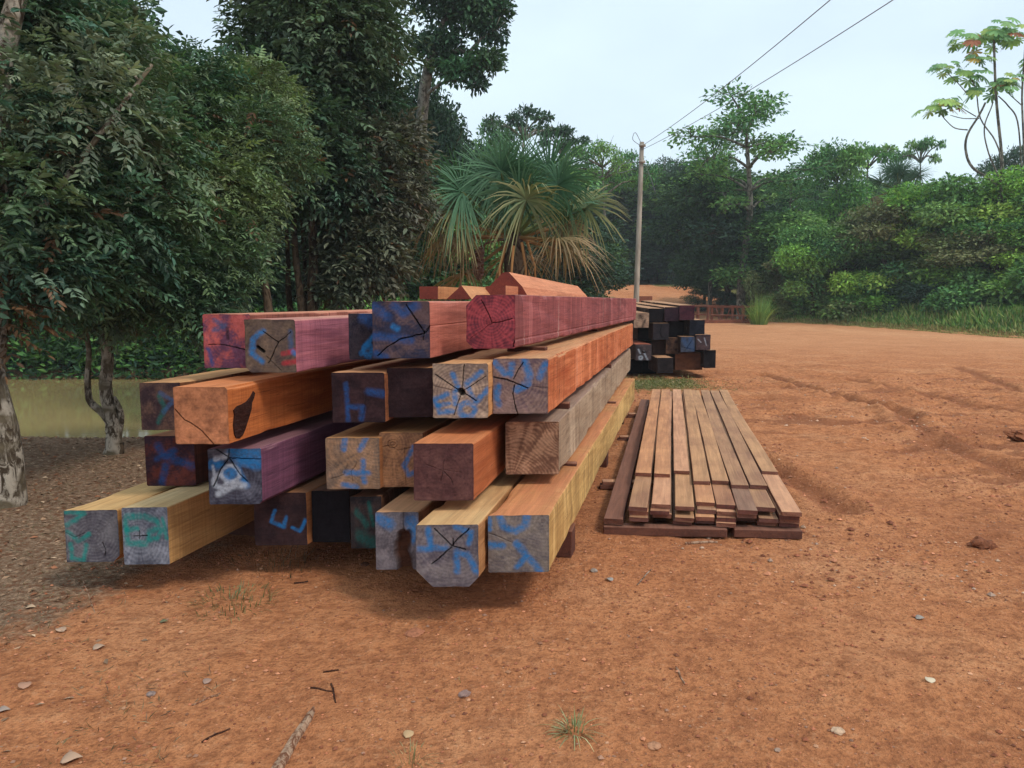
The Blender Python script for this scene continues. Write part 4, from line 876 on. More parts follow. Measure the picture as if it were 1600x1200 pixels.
for kd, px, yt, Yd, wp, pn in (('dense', 740, 262, 40, 190, 'd'), ('dense', 660, 300, 30, 200, ''), ('tall', 765, 195, 52, 110, ''), ('dense', 840, 260, 46, 200, ''), ('dense', 870, 290, 42, 170, 'd'), ('dense', 960, 300, 90, 190, ''), ('tall', 985, 270, 88, 130, 'd'), ('dense', 1010, 290, 89, 220, 'd'),
                              ('tall', 1060, 262, 90, 150, 'd'), ('dense', 1100, 280, 84, 260, ''), ('tall', 930, 265, 87, 140, ''), ('dense', 1190, 280, 90, 240, 'd'), ('dense', 1320, 290, 90, 260, ''), ('dense', 1420, 300, 85, 260, ''), ('dense', 1540, 290, 80, 260, 'd'), ('dense', 1660, 280, 70, 300, ''), ('dense', 820, 330, 34, 220, 'd'), ('dense', 700, 350, 26, 180, ''), ('dense', 880, 380, 33, 160, 'd'), ('dense', 950, 380, 88, 170, 'd'), ('dense', 1020, 350, 87, 200, 'd')):
    place(kd, px, yt, Yd, wp, "distant green forest tree in the wall of trees behind the palm and pole", GC, pn=pn)
place('parasol', 815, 166, 50, 120, "flat umbrella crowned tree showing above the palm against the sky", pn='d')
place('parasol', 875, 196, 50, 80, "lower umbrella crowned tree between the palm top and the pole", pn='d')
place('umbrella', 940, 222, 50, 140, "wide flat crowned tree reaching from the palm towards the pole")
place('umbrella', 1050, 248, 88, 120, "flat crowned dark tree immediately right of the pole", pn='d')
place('layer', 1160, 136, 52, 190, "tall airy tree with tiers of foliage crossed by the overhead wires")
place('layer', 1110, 195, 56, 90, "smaller tiered tree close left of the tall airy tree")
place('tall', 1300, 226, 56, 120, "rounded light green tree standing right of the tall airy tree", pn='m')
place('parasol', 1345, 226, 58, 90, "thin flat crowned tree beside the rounded light green tree")
place('layer', 1228, 260, 60, 80, "short tiered tree in the gap between the airy tree and the rounded tree")
place('parasol', 1428, 216, 60, 64, "tiny umbrella tree above the distant palm")
place('umbrella', 1578, 228, 58, 110, "dark flat crown at the right edge behind the thin stems", pn='d')
place('dense', 1140, 285, 56, 190, "broad dark green tree beyond the bridge railings", pn='d')
place('dense', 1100, 380, 62, 90, "low dark tree overhanging the far road bend", pn='d')
place('dense', 1215, 330, 52, 150, "medium green tree right behind the tall grass clump")
place('dense', 1270, 350, 46, 130, "bushy green tree behind the roadside vines", pn='m')
for k, (px, yt) in enumerate(((945, 370), (985, 350), (1025, 340), (1065, 350), (1105, 345), (1150, 350))):
    place('mound', px, yt, 88 + (k % 2) * 2, 90, "dense green bush closing the forest edge above the far road bend", 'bushes above the far road bend', pn=('d', '')[k % 2])
place('mound', 1112, 425, 58, 75, "dark green bush above the left end of the bridge railings", pn='d')
place('mound', 1165, 400, 55, 90, "dark green bush directly behind the braced bridge railing", pn='d')
GR = 'bushes behind the right road verge'
for px, yt, Yd, wp, pn in ((1215, 420, 46, 110, 'b'), (1265, 385, 45, 130, 'b'), (1320, 350, 43, 150, ''), (1380, 320, 42, 150, 'b'), (1440, 290, 41, 160, 'l'), (1500, 280, 39, 170, ''), (1560, 270, 38, 170, 'l'), (1620, 265, 37, 170, ''), (1690, 260, 35, 180, ''),
                           (1350, 420, 42, 130, 'l'), (1290, 440, 44, 100, ''), (1425, 400, 40, 130, 'm'), (1490, 360, 38, 150, 'b'), (1560, 350, 36, 150, 'm'), (1620, 340, 35, 150, 'l'), (1380, 455, 40, 100, 'm'), (1460, 440, 38, 120, 'd'), (1530, 430, 36.5, 120, ''), (1600, 430, 35, 130, 'b'), (1680, 400, 33, 160, ''), (1500, 320, 44, 200, 'l'), (1400, 330, 46, 200, 'm')):
    place('mound' if yt < 400 else 'bush', px, yt, Yd + 4, wp * 1.1, "leafy green bush in the overgrown bank behind the right road verge", GR, pn=pn)
GB = 'bushes on the far bank of the pond'
for k in range(26):
    px = -60 + k * 32; Yd = random.uniform(21.6, 24)
    place('bush', px, random.uniform(455, 520) if px < 640 else random.uniform(400, 430), Yd if px < 640 else 27, random.uniform(90, 140), "low green bush along the far water's edge and behind the stack", GB, pn=random.choice(['', '', 'm', 'd']))

# ---------------------------------------------------------------- palms
def fan_palm(label, base, hc, scale, nlive, nold, name='fan_palm', group=None, low=False, spec=None):
    t_ = thing(name, base, label, 'palm', group); r_ = np.random.default_rng(int(hc * 10) + 5)
    m = MB(); m.tube([(0, 0, -.1), (.02, 0, hc * .4), (0, 0, hc * .8), (0, 0, hc)], [.24 * scale, .22 * scale, .24 * scale, .12 * scale], 12, jit=.12); m.build('trunk', M_bark_dark, t_)
    if not low:
        for k in range(9):             # hanging dead leaf stalks around the trunk
            a = k * .7 + .3; q = .24 * scale; m = MB()
            z1 = hc * r_.uniform(.75, .95); m.tube([(q * math.cos(a), q * math.sin(a), z1), (q * 1.7 * math.cos(a), q * 1.7 * math.sin(a), z1 - .5), (q * 1.8 * math.cos(a), q * 1.8 * math.sin(a), max(.2, z1 - r_.uniform(1.2, 2.2)))], [.03, .022, .012], 6)
            m.build('dead_stalk', M_stalk, t_)
        m = MB(); pth = smooth_path([(-.2, -.1, hc - .15), (-.6, -.15, hc - .25), (-.75, -.15, hc - .55), (-.72, -.15, hc - .95)], 12)
        m.tube(pth, [.02 if k < 14 else .02 + .09 * math.sin((k - 14) / max(1, len(pth) - 15) * 3.14) ** .6 for k in range(len(pth))], 14, jit=.3)
        m.build('fruit_cluster', M_fruit, t_)
    fl = []
    if spec:
        for (px, py, dy, ang, typ, Rr, dr) in spec:
            hb = at(px, py, base[1] + dy) - Vector(base); a_ = R(ang); fl.append((hb, Vector((math.cos(a_), -.12, math.sin(a_))), Vector((0, -.75, .65)) if dy <= .2 else Vector((0, .2, 1)), typ, Rr, dr))
    for k in range(nlive + nold):
        old = k >= nlive; j = k - nlive if old else k; az = j * 2.399 + (.6 if old else 0)
        if old: el = R(r_.uniform(-30, 5)); pet = 1.2 * scale
        else: f = j / max(1, nlive - 1); el = R(84 - 72 * f ** .8 + r_.uniform(-5, 5)); pet = (.9 + .5 * f) * scale
        out_ = Vector((math.cos(az), math.sin(az), 0)); d = out_ * math.cos(el) + Vector((0, 0, math.sin(el)))
        hb = Vector((0, 0, hc - .1)) + d * pet - Vector((0, 0, .12 * pet)); fl.append((hb, d, d.cross(out_.cross(Vector((0, 0, 1)))) * -1 + Vector((0, 0, .3)), 'o' if old else 'g', 1.0, .7 if old else .35))
    for k, (hub, ax_, nn_, typ, Rr, dr) in enumerate(fl):
        old = typ == 'o'; brown = typ == 't'; p0 = Vector((0, 0, hc - .1)); d = (hub - p0).normalized(); pet = (hub - p0).length
        fd = ax_.normalized(); s = fd.cross(nn_).normalized(); up_ = s.cross(fd).normalized()
        Vs, Fs, Cs = [], [], []; nseg_ = 60 if typ == 'g' else 46; Rf = 1.12 * scale * Rr * (r_.uniform(.95, 1.05))
        for q in range(nseg_):
            a = R(-150 + 300 * q / (nseg_ - 1)) + r_.normal() * .03; dd = (fd * math.cos(a) + s * math.sin(a) + up_ * (.28 + r_.normal() * .10)).normalized()
            ln = Rf * (1 - .28 * (abs(a) / 2.4) ** 2) * r_.uniform(.85, 1.08); sd_ = dd.cross(up_).normalized(); wv = .034 * scale
            droopy = dr * ln * r_.uniform(.6, 1.35) * (1.25 if abs(a) > 1.2 else 1)
            c0 = np.array(lin((60, 98, 68) if typ == 'g' else (104, 126, 84) if typ == 't' else (140, 128, 88))) * r_.uniform(.65, 1.25)
            if old: c1 = np.array(lin((160, 132, 98))) * r_.uniform(.5, 1.15)
            elif brown: c1 = np.array(lin((172, 166, 118))) * r_.uniform(.6, 1.1)
            else: c1 = np.array(lin((94, 130, 98))) * r_.uniform(.7, 1.2)
            b_ = len(Vs)
            for e in range(5):
                f = e / 4; p = hub + dd * ln * f - Vector((0, 0, droopy * f ** 2.2)); ww = wv * (.35 + .65 * min(1, f * 3)) * (1 - .85 * f ** 2.5)
                fold = up_ * ww * .35
                Vs += [p - sd_ * ww * .5 + fold, p + sd_ * ww * .5 + fold * -.2]
                if e: Fs.append((b_ + 2 * e - 2, b_ + 2 * e - 1, b_ + 2 * e + 1, b_ + 2 * e)); Cs.append(c0 * (1 - f) + c1 * f)
        mm = MB(); pp = smooth_path([p0, p0 + d * pet * .5, hub], 3); mm.tube(pp, list(np.linspace(.045, .022, len(pp)) * scale), 5)
        nb = len(Vs); Vs += mm.v; Fs += [tuple(x_ + nb for x_ in f_) for f_ in mm.f]; Cs += [np.array(lin((110, 120, 70) if not old else (150, 118, 76)))] * len(mm.f)
        mesh_obj('frond', [tuple(v_) for v_ in Vs], Fs, M_leaf_far, t_, cols=np.array(Cs), cdom='FACE')
    return t_
g = NG("dry_stalk", .9, .1); M_stalk = g.base(lin((168, 122, 78))); g = NG("palm_fruit", .6, .3); M_fruit = g.base(lin((92, 62, 48)))
pb = at(806, 440, 15.5)
fan_palm("bushy fan palm with green upper fronds and drooping straw coloured old ones behind the stack", (pb.x, 15.5, gz(pb.x, 15.5)), 2.95, 1.0, 7, 4, spec=[
    (795, 275, -.1, 90, 'g', 1.0, .08), (762, 278, -.2, 120, 'g', .95, .18), (858, 272, .2, 62, 'g', 1.0, .14), (783, 268, -.5, 95, 'g', .85, .4), (825, 268, .4, 78, 'g', 1.0, .12), (718, 290, .5, 140, 'g', .95, .3),
    (738, 300, .3, 135, 'g', 1.0, .4), (885, 285, .3, 50, 'g', 1.0, .4), (872, 290, -.6, 50, 'g', .95, .5), (722, 300, -.7, 145, 'g', .95, .45), (712, 326, -.6, 165, 't', .8, .6), (822, 312, -1.0, 95, 't', .9, .62),
    (686, 318, 0, 160, 't', .8, .6), (680, 340, -.4, 175, 'o', .75, .7), (915, 325, -.5, 25, 't', .85, .55), (905, 310, .3, 25, 'g', .85, .5), (725, 368, -.3, 190, 'o', .55, .9), (885, 352, -.2, -10, 'o', .6, .8), (850, 345, .4, -20, 'o', .65, .9), (770, 345, .5, 200, 'o', .8, 1.0), (700, 372, .3, 200, 'o', .6, 1.0)])
pb = at(1402, 300, 60)
fan_palm("small distant green fan palm above the right hand bushes", (pb.x, 60, gz(pb.x, 60)), at(1402, 282, 60).z - gz(pb.x, 60) - .6, 1.6, 14, 4, low=True)

# ---------------------------------------------------------------- tree with thin curved stems and lobed leaves (upper right)
def lobed_leaf(P, D, N, size, col, out):
    V_, F_, C_ = out; D = unit(D); S = unit(np.cross(D, N)); nl = 8
    for k in range(nl):
        a = R(-140 + 280 * k / (nl - 1)); dd = D * math.cos(a) + S * math.sin(a); dd = unit(dd + np.array([0, 0, -.35])); ln = size * (1 - .3 * (abs(a) / 2.4)); ss = unit(np.cross(dd, N)); b = len(V_)
        V_ += [P, P + dd * ln * .45 + ss * size * .12, P + dd * ln * .85 + ss * size * .11, P + dd * ln, P + dd * ln * .85 - ss * size * .11, P + dd * ln * .45 - ss * size * .12]
        F_.append(tuple(range(b, b + 6))); C_.append(col * random.uniform(.85, 1.15))
CY = 41.0
stm = [([(1560, 330), (1558, 290), (1520, 262), (1509, 235), (1512, 210), (1530, 180), (1540, 160)], .09), ([(1570, 330), (1565, 240), (1558, 170), (1555, 120), (1553, 60)], .10), ([(1566, 300), (1545, 240), (1538, 200), (1550, 165), (1552, 150)], .05),
       ([(1564, 260), (1555, 220), (1532, 185), (1525, 140), (1515, 120)], .05), ([(1600, 330), (1596, 260), (1590, 190), (1575, 165), (1560, 150)], .055), ([(1598, 320), (1600, 240), (1597, 155), (1600, 100), (1602, 70)], .07),
       ([(1512, 203), (1492, 200), (1478, 188), (1470, 178)], .035), ([(1530, 185), (1505, 185), (1485, 180)], .03), ([(1525, 182), (1505, 170), (1490, 158)], .03), ([(1510, 145), (1495, 128), (1478, 112)], .03), ([(1597, 165), (1580, 150), (1570, 140)], .03)]
heads = [(1472, 170, 1.0), (1478, 108, .75), (1513, 120, 1.0), (1552, 140, 1.15), (1545, 65, 1.2), (1510, 60, .9), (1575, 55, 1.0), (1600, 60, 1.1), (1560, 45, .9), (1530, 92, .7), (1578, 125, .7), (1630, 100, 1.0), (1485, 160, .7), (1570, 130, .6)]
b0 = at(1568, 400, CY); cz = gz(b0.x, CY)
cec = thing("lobed_leaf_tree", (b0.x, CY, cz), "slender tree with bare curving stems and large lobed yellowing leaves at upper right", "tree")
m_ = MB(); ofs = Vector((b0.x, CY, cz))
for k, (pts, r) in enumerate(stm):
    P_ = [at(px, py, CY + .4 * math.sin(k * 2 + i * .5)) - ofs for i, (px, py) in enumerate(pts)]
    if pts[0][1] >= 260: P_ = [Vector((.1 * k - .3, .1 * k, -.2)), Vector((P_[0].x * .6, 0, P_[0].z * .5))] + P_
    sp_ = smooth_path(P_, 5); m_.tube(sp_, list(np.linspace(r * .95, r * .55, len(sp_))), 7)
m_.build('trunk', M_bark_grey, cec, True)
V_, F_, C_ = [], [], []
for (px, py, s) in heads:
    c = np.array(at(px, py, CY + random.uniform(-.5, .5))) - np.array(ofs)
    s *= 1.72
    for k in range(17):
        a = k * 2.4 + random.uniform(-.4, .4); el = random.uniform(-.35, .9); d = np.array([math.cos(a) * math.cos(el), math.sin(a) * math.cos(el), math.sin(el) * .7]); P_ = c + d * s * random.uniform(.25, .7) * np.array([1, 1, .75])
        cc = random.choice([(124, 168, 104), (110, 152, 98), (156, 188, 100), (136, 174, 112), (172, 194, 108)])
        if el < .0 and random.random() < .25: cc = random.choice([(214, 176, 84), (200, 160, 76), (160, 116, 104), (176, 110, 80)])
        lobed_leaf(P_, d * np.array([1, 1, .0]) + np.array([0, 0, -.6]), unit(np.array([0, -.5, .5]) + d * .7), s * random.uniform(.2, .36), np.array(lin(cc)), (V_, F_, C_))
mesh_obj('crown', [tuple(v_) for v_ in V_], F_, M_leaf_far, cec, cols=np.array(C_), cdom='FACE')

# ---------------------------------------------------------------- undergrowth, verge, grass
def stuff_mesh(name, label, data, mat, cat):
    V_ = np.concatenate([d[0] for d in data]); k = data[0][1].shape[1]; F_ = []; off = 0
    for d in data: F_.append(d[1] + off); off += len(d[0])
    o_ = mesh_obj(name, V_, np.concatenate(F_), mat, cols=np.concatenate([d[2] for d in data]), cdom='FACE')
    return tag(o_, label, cat, kind='stuff')
def scatter_strip(n, pts, l, w_, pal, upl=.7, zf=0, hmax=.1, r_=rng, blade=False, var=.3):
    x_, y_ = pts; n = len(x_); z_ = height(x_, y_) + zf + hmax * r_.random(n) ** 1.5
    P = np.stack([x_, y_, z_], 1); D = unit(np.stack([r_.normal(size=n), r_.normal(size=n), np.full(n, 0.)], 1) * (1 - upl) + np.array([0, 0, upl])[None] + .15 * r_.normal(size=(n, 3)))
    N = unit(r_.normal(size=(n, 3)) + (0 if blade else np.array([0, 0, 1.2]))); L_ = l * (.5 + r_.random(n))
    return leaves(P, D, N, L_, L_ * w_ / l, pal_cols(pal, n, None, var, r_))
# far bank and forest floor bushes as one mass
n = 26000; xx_ = rng.uniform(-34, -5, n); yy_ = 19.9 + rng.random(n) ** 1.2 * 3.4
un = [scatter_strip(n, (xx_, yy_), .2, .09, PAL_DARK + PAL_BG[:2], .3, 0, 1.3)]
n = 16000; xx_ = rng.uniform(-14, 2.5, n); yy_ = rng.uniform(24, 27, n)
un.append(scatter_strip(n, (xx_, yy_), .28, .15, PAL_BG + PAL_DARK, .3, 0, 1.6))
stuff_mesh("undergrowth", "tangled low undergrowth along the pond's far bank and behind the stack", un, M_leaf_far, "undergrowth")
# road verge grass
n = 36000; yy_ = rng.uniform(26, 50, n); xx_ = verge_x(yy_) + .15 + rng.random(n) ** 1.6 * 3.0
hgt = np.clip(.10 + .45 * (xx_ - verge_x(yy_) - .6), .08, 1.0)
data = []
P = np.stack([xx_, yy_, height(xx_, yy_) - .02], 1); D = unit(np.stack([rng.normal(size=n) * .4, rng.normal(size=n) * .4, np.ones(n)], 1)); N = unit(rng.normal(size=(n, 3))); hgt = hgt * .8; L_ = hgt * (.5 + rng.random(n))
gc = pal_cols([(130, 164, 84), (108, 144, 74), (156, 170, 96), (94, 130, 70), (168, 166, 108)], n, None, .25)
low_ = hgt < .25; gc[low_] = pal_cols([(176, 166, 110), (146, 154, 88), (160, 134, 88)], low_.sum(), None, .25)
stuff_mesh("verge_grass", "green grass verge bordering the right side of the dirt road", [leaves(P, D, N, L_, .05 + L_ * .05, gc)], M_leaf_far, "grass")
def clump(name, label, c, n, hgt, rad, pal, wd=.02, cat='grass clump', lean=.45, group=None):
    a = rng.random(n) * 6.28; q = rad * rng.random(n) ** .7; Z_ = gz(c[0], c[1])
    p = np.stack([q * np.cos(a), q * np.sin(a), np.zeros(n) - .02], 1); d = np.stack([np.cos(a), np.sin(a), np.zeros(n)], 1) * (lean * rng.random((n, 1)) * 1.4) + np.array([0, 0, 1.]); d = unit(d)
    h_ = hgt * (.5 + .6 * rng.random(n)); Vs = []; Fs = []; s = unit(np.cross(d, np.array([0, 0, 1.]) + .1)); f0 = 0
    rows = []
    for e in range(5):
        f = e / 4; pos = p + d * (h_ * f)[:, None]; pos[:, 2] -= (h_ * f ** 2.4 * .45 * np.hypot(d[:, 0], d[:, 1]) * 1.6); pos[:, :2] += d[:, :2] * (h_ * f ** 2 * .3)[:, None]
        wv = (wd * (1 - .9 * f ** 2) * .5); rows += [pos - s * wv, pos + s * wv]
    Vv_ = np.stack(rows, 1).reshape(-1, 3); base = np.arange(n) * 10
    F_ = np.concatenate([np.stack([base + 2 * e, base + 2 * e + 1, base + 2 * e + 3, base + 2 * e + 2], 1) for e in range(4)])
    cc = pal_cols(pal, n, None, .2); o_ = mesh_obj(name, Vv_, F_, M_leaf, cols=np.concatenate([cc] * 4), cdom='FACE'); o_.location = (c[0], c[1], Z_)
    return tag(o_, label, cat, group)
q = at(1186, 500, 44); clump("grass_clump", "tall bright green grass clump at the right end of the bridge railing", (q.x, 44), 420, 1.9, .45, [(124, 160, 84), (104, 142, 72), (146, 172, 98)], .03)
q = G(898, 1145); clump("grass_tuft", "small pale green grass tuft in the bare foreground soil", (q.x, q.y), 120, .13, .03, [(150, 154, 108), (124, 134, 84), (168, 160, 118)], .005, 'grass tuft', 1.6)
q = G(642, 1190); clump("grass_tuft", "dried sparse grass tuft near the bottom centre of the photo", (q.x, q.y), 80, .10, .06, [(170, 146, 104), (132, 126, 86)], .004, 'grass tuft', 1.8)
q = G(718, 1062); clump("grass_tuft", "tiny green sprig beside the flat grey stone", (q.x, q.y), 14, .05, .01, [(130, 136, 90)], .003, 'grass tuft', 1.2)
q = G(360, 940); clump("grass_tuft", "ragged olive grass patch in front of the pale yellow timbers", (q.x, q.y), 520, .085, .22, [(104, 110, 66), (140, 132, 90), (84, 94, 54)], .006, 'grass tuft', 2.0)
q = G(430, 880); clump("grass_tuft", "dark weeds in the shade at the foot of the bottom course", (q.x, q.y), 520, .10, .3, [(70, 66, 44), (96, 84, 58), (60, 62, 40)], .004, 'grass tuft', 1.6)
q = G(1196, 512); 
# thin dry grass on the left ground and near the small stack
def blades(n, x_, y_, l, pal, wd=.004):
    P = np.stack([x_, y_, height(x_, y_) - .002], 1); D = unit(np.stack([rng.normal(size=n), rng.normal(size=n), np.abs(rng.normal(size=n)) * .5], 1)); L_ = l * (.4 + rng.random(n))
    return leaves(P, D, unit(rng.normal(size=(n, 3))), L_, wd, pal_cols(pal, n, None, .3))
n = 9000; xx_ = rng.uniform(-4.5, -1.2, n); yy_ = rng.uniform(2.2, 8, n); k_ = (fbm(xx_ * 1.4 + 3, yy_ * 1.4, 3) + .35 * sstep(-1.2, -3.4, xx_)) > .62; xx_, yy_ = xx_[k_], yy_[k_]
dt = [blades(len(xx_), xx_, yy_, .05, [(120, 104, 76), (144, 124, 92), (92, 88, 56), (104, 80, 58)])]
n = 5200; xx_ = rng.normal(2.75, .55, n); yy_ = rng.normal(14.7, .6, n); dt.append(blades(n, xx_, yy_, .11, [(124, 124, 72), (104, 112, 62), (150, 136, 90)], .008))
stuff_mesh("dry_grass", "thin dry grass scattered over the left soil and before the small stack", dt, M_leaf, "dry grass")
# leaf litter on the left
n = 15000; xx_ = -1.7 - rng.random(n) ** .8 * 7.5; yy_ = rng.uniform(2.2, 12.5, n); k_ = (river_sd(xx_, yy_) < -.1) & ((xx_ < -2.6) | (rng.random(n) < .35)); xx_, yy_ = xx_[k_], yy_[k_]; n = len(xx_)
P = np.stack([xx_, yy_, height(xx_, yy_) + .004], 1); D = unit(np.stack([rng.normal(size=n), rng.normal(size=n), .15 * rng.normal(size=n)], 1)); N = unit(np.array([0, 0, 1.]) + .35 * rng.normal(size=(n, 3))); L_ = .045 * (.4 + rng.random(n))
stuff_mesh("leaf_litter", "brown fallen leaves and twigs carpeting the ground under the left trees", [leaves(P, D, N, L_, L_ * .45, pal_cols([(134, 106, 82), (152, 122, 96), (104, 80, 60), (168, 142, 116), (140, 92, 64)], n, None, .25))], M_litter, "leaf litter")
# gravel and soil crumbs
def gravel(n, xr, yr, s0, pal, dens=None, flat=.6):
    x_ = rng.uniform(*xr, n); y_ = rng.uniform(*yr, n)
    if dens: k = dens(x_, y_); x_, y_ = x_[k], y_[k]; n = len(x_)
    s = s0 * (.35 + rng.exponential(.5, n)).clip(0, 3); P = np.stack([x_, y_, height(x_, y_) + s * .12], 1)
    oc = np.array([[1, 0, 0], [0, 1, 0], [-1, 0, 0], [0, -1, 0], [0, 0, 1], [0, 0, -1.]]); f8 = np.array([[0, 1, 4, 4], [1, 2, 4, 4], [2, 3, 4, 4], [3, 0, 4, 4], [1, 0, 5, 5]])
    a = rng.random(n) * 6.28; ca, sa = np.cos(a), np.sin(a)
    J = oc[None] * (.6 + .6 * rng.random((n, 6, 3))); J[:, :, 2] *= flat; x2 = J[..., 0] * ca[:, None] - J[..., 1] * sa[:, None]; y2 = J[..., 0] * sa[:, None] + J[..., 1] * ca[:, None]
    Vg = (np.stack([x2, y2, J[..., 2]], -1) * s[:, None, None] * .5 + P[:, None]).reshape(-1, 3)
    tri = np.array([[0, 1, 4], [1, 2, 4], [2, 3, 4], [3, 0, 4]]); Fg = (np.arange(n)[:, None, None] * 6 + tri[None]).reshape(-1, 3)
    return Vg, Fg, np.repeat(pal_cols(pal, n, None, .2), 4, 0)
SO = [(150, 90, 62), (170, 104, 72), (132, 76, 50), (186, 124, 90)]
gd = [gravel(26000, (-2.6, 4.2), (1.9, 7), .010, SO), gravel(6500, (-2.2, 3.6), (1.9, 5.5), .010, [(170, 120, 86), (146, 100, 74), (188, 138, 104), (150, 112, 90)], lambda x_, y_: fbm(x_ * 1.2, y_ * 1.2 + 9, 3) > .47),
      gravel(22000, (1.5, 11), (4, 16), .022, SO, lambda x_, y_: fbm(x_ * .9 + 5, y_ * .9, 3) > .46), gravel(5000, (1, 12), (4, 16), .02, [(196, 160, 132), (170, 140, 120)], lambda x_, y_: fbm(x_ * .7 + 25, y_ * .7, 3) > .5),
      gravel(9000, (-2.5, 0), (4.5, 7), .012, SO)]
stuff_mesh("gravel", "small reddish gravel and soil crumbs strewn over the bare dirt yard", gd, M_litter, "gravel")

# ---------------------------------------------------------------- single small things on the ground
def rock(px, py, s, rgb, label, name='stone', cat='stone', flat=.45, rough=.25, sub=3):
    import bmesh
    p = G(px, py); bm = bmesh.new(); bmesh.ops.create_icosphere(bm, subdivisions=sub, radius=1)
    sx = random.uniform(.8, 1.2)
    for v_ in bm.verts:
        c = v_.co; k = 1 + rough * (float(fbm(np.array([c.x * 2 + px]), np.array([c.y * 2 + c.z * 1.7 + py]), 3)[0]) - .5) * 2.4
        v_.co = Vector((c.x * sx, c.y, c.z * flat)) * k * s / 2
    me = bpy.data.meshes.new(name); bm.to_mesh(me); bm.free()
    g_ = NG(name, .9, .2); n_ = g_.noise(g_.map((70,) * 3), 1, 5); g_.bump(n_, .5, .004); g_.base(g_.ramp(n_, [(.35, tuple(v_ * .6 for v_ in lin(rgb))), (.6, lin(rgb))])); me.materials.append(g_.m)
    o_ = bpy.data.objects.new(name, me); scene.collection.objects.link(o_); o_.location = (p.x, p.y, gz(p.x, p.y) + s * flat * .22); o_.rotation_euler.z = px
    return tag(o_, label, cat)
rock(725, 1084, .055, (150, 120, 110), "flat mauve grey stone lying left of centre in the foreground", flat=.35)
rock(236, 1084, .035, (140, 120, 112), "small grey stone on the left foreground soil", flat=.5)
rock(1535, 855, .15, (130, 78, 52), "crumbly red brown soil clod at the right", 'soil_clod', 'clod', .5, .5, 4)
rock(928, 893, .045, (150, 136, 124), "small grey stone right of the foremost timbers", flat=.5)
rock(1310, 1142, .045, (200, 166, 136), "pale tan pebble in the gravelly right foreground", flat=.45)
rock(1022, 1165, .05, (178, 128, 96), "light soil lump just right of the pale grass tuft", 'soil_clod', 'clod', .3)
rock(1600, 690, .35, (140, 84, 54), "large rough clod of dug soil at the right edge", 'soil_clod', 'clod', .35, .6, 4)
rock(1215, 1172, .025, (170, 140, 120), "small greyish pebble near the bottom right of centre")
rock(648, 988, .09, (172, 112, 82), "flat tan soil lump below the foremost timber", 'soil_clod', 'clod', .2, .3)
rock(570, 855 + 30, .05, (96, 60, 44), "small dark clod in the shade under the stack", 'soil_clod', 'clod', .5, .4)
def stick(px0, py0, px1, py1, r, mat, label, name='stick', cat='stick', flat=1, sag=0):
    a, b = G(px0, py0), G(px1, py1); a.z = gz(a.x, a.y) + r * .7; b.z = gz(b.x, b.y) + r * .7; m = MB()
    pts = [a.lerp(b, k / 6) + Vector((random.uniform(-1, 1), random.uniform(-1, 1), 0)) * r * .5 for k in range(7)]
    pts = [Vector((p.x, p.y, gz(p.x, p.y) + r * .75)) for p in pts]
    m.tube(pts, [r, r * 1.05, r, r, r * .95, r * .9, r * .8], 7, jit=.12); c = a.copy(); m.v = [v_ - c for v_ in m.v]; o_ = m.build(name, mat); o_.location = c
    return tag(o_, label, cat)
M_st = bark_mat((124, 82, 60), (182, 150, 124), 24)
a, b = G(490, 1112), G(425, 1215); d = (b - a).normalized(); s = Vector((-d.y, d.x, 0)); m_ = MB(); sec = []
for k in range(9):
    p = a.lerp(b, k / 8); wv = .013 + .006 * (k / 8) - (.008 if k == 0 else 0); z_ = gz(p.x, p.y)
    m_.v += [p + s * wv - a + Vector((0, 0, z_)), p - s * wv - a + Vector((0, 0, z_)), p - s * wv * .8 - a + Vector((0, 0, z_ + .02)), p + s * wv * .5 - a + Vector((0, 0, z_ + .026)), p + s * wv - a + Vector((0, 0, z_ + .014))]
    if k: m_.f += [((k - 1) * 5 + i, (k - 1) * 5 + (i + 1) % 5, k * 5 + (i + 1) % 5, k * 5 + i) for i in range(5)]
m_.f += [(0, 1, 2, 3, 4), (44, 43, 42, 41, 40)]
o_ = m_.build("wood_stake", M_st); o_.location = (a.x, a.y, 0); tag(o_, "weathered split wood stake pointing up from the bottom edge of the photo", "stake")
M_dk = bark_mat((62, 40, 32), (96, 62, 46), 30)
for l_, nm in (((486, 1076, 520, 1082), "dark horizontal bark sliver above the wood stake"), ((518, 1070, 524, 1098), "dark bark sliver standing crosswise above the wood stake"), ((505, 1050, 530, 1046), "small dark bark chip farthest above the wood stake")):
    stick(*l_, .004, M_dk, nm, 'bark_sliver', 'bark sliver')
stick(995, 915, 1018, 890, .003, M_bark_pale, "thin pale twig on the soil in front of the plank pile")
stick(1057, 1045, 1070, 1068, .004, M_st, "short curved pale twig in the middle foreground")
stick(300, 1105, 345, 1086, .004, M_st, "thin straw coloured twig in the left foreground")
stick(315, 1160, 360, 1138, .004, M_dk, "thin dark brown twig left of the wood stake")
stick(1070, 850, 1120, 848, .009, M_st, "pale splintered bark strip in front of the plank pile", 'bark_strip', 'bark strip')
stick(460, 911, 482, 908, .006, M_dk, "short dark stick in the shade before the bottom course")
stick(130, 905, 148, 955, .003, M_st, "thin pale twig below the leftmost timber end")
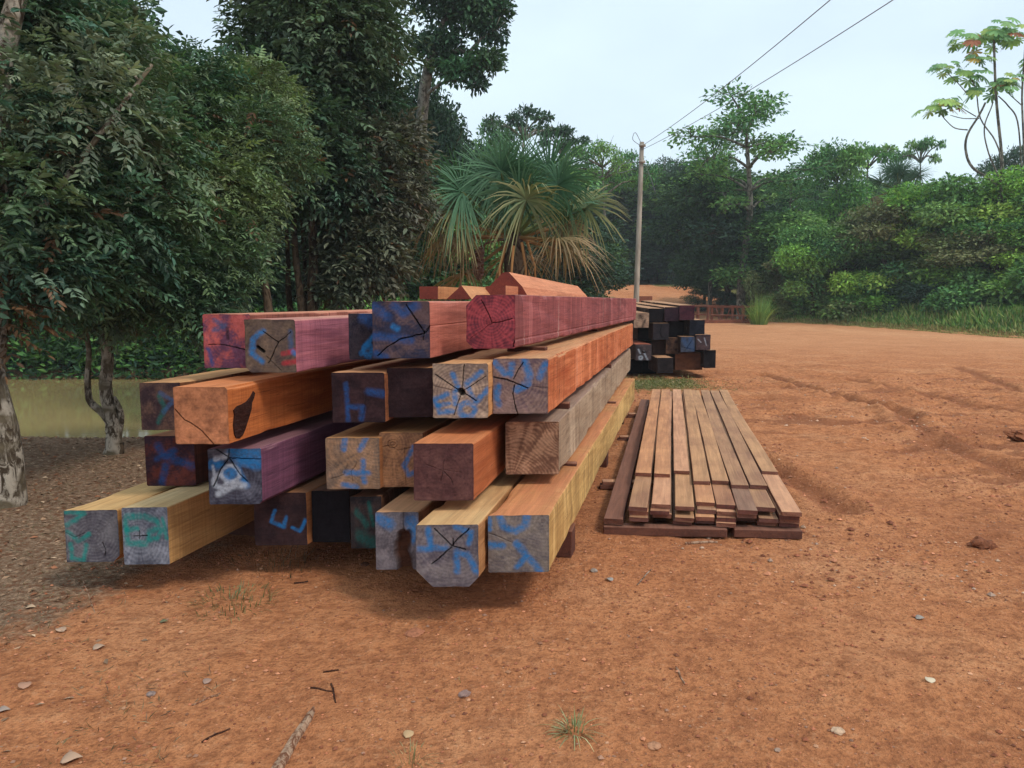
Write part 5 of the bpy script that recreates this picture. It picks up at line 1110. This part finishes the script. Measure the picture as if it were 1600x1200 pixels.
def leaf1(px, py, s, rgb, label, rz):
    p = G(px, py); V_ = []; ns_ = 9; prof = [0, .35, .48, .5, .46, .36, .24, .12, 0]
    for k in range(ns_):
        f = k / (ns_ - 1); cz_ = .18 * math.sin(f * 3.1) * s; V_ += [((f - .5) * s, prof[k] * s * .8, cz_ * 1.3 + .004), ((f - .5) * s, 0, cz_ * .4 + .004), ((f - .5) * s, -prof[k] * s * .8, cz_ + .004)]
    F_ = [(3 * k + j, 3 * k + j + 1, 3 * k + j + 4, 3 * k + j + 3) for k in range(ns_ - 1) for j in (0, 1)]
    o_ = mesh_obj("fallen_leaf", V_, F_, M_litter, smooth=True, cols=np.array([lin(rgb)] * len(F_)), cdom='FACE'); o_.location = (p.x, p.y, gz(p.x, p.y)); o_.rotation_euler.z = rz
    so = o_.modifiers.new('s', 'SOLIDIFY'); so.thickness = .0012
    return tag(o_, label, 'leaf')
leaf1(112, 1190, .07, (180, 146, 120), "large pale fallen leaf at the bottom left corner", .5)
leaf1(40, 1076, .06, (170, 128, 104), "curled tan fallen leaf near the left edge of the foreground", 1.9)
leaf1(48, 951, .05, (190, 160, 130), "pale fallen leaf on the soil below the left tree", .2)
leaf1(94, 984, .06, (180, 150, 126), "broad pale fallen leaf in the left middle ground", 2.6)
leaf1(155, 1014, .055, (176, 146, 122), "pale folded leaf between two others on the left soil", .9)
leaf1(325, 1064, .045, (158, 128, 112), "mauve brown fallen leaf on the red soil left of centre", 1.2)
leaf1(5, 1110, .05, (160, 140, 126), "greyish fallen leaf cut by the left photo edge", .4)
leaf1(952, 907, .05, (150, 142, 134), "grey curled dry leaf right of the foremost timbers", 2.2)
leaf1(1438, 969, .05, (150, 140, 130), "grey dry leaf on the right foreground soil", .1)
leaf1(1452, 1068, .05, (206, 188, 160), "pale split leaf in the right foreground", 1.4)
leaf1(640, 1150, .05, (186, 152, 112), "pale chewed leaf scrap beside the dried grass tuft", 1.1)
leaf1(256, 1045 - 72, .04, (112, 110, 80), "small olive leaf in front of the ragged grass patch", .3)


# ---------------------------------------------------------------- haze
hb = MB(); hb.box((0, 45, 9.0), (640, 330, 60.0)); hz_ = bpy.data.materials.new("haze"); hz_.use_nodes = True; t_ = hz_.node_tree; t_.nodes.remove(t_.nodes['Principled BSDF'])
pv = t_.nodes.new("ShaderNodeVolumePrincipled"); pv.inputs['Color'].default_value = (.93, .97, 1, 1); pv.inputs['Density'].default_value = .0008
t_.links.new(pv.outputs[0], t_.nodes['Material Output'].inputs['Volume'])
tag(hb.build("haze", hz_), "thin pale morning haze hanging over the clearing and forest", "haze", kind='stuff')
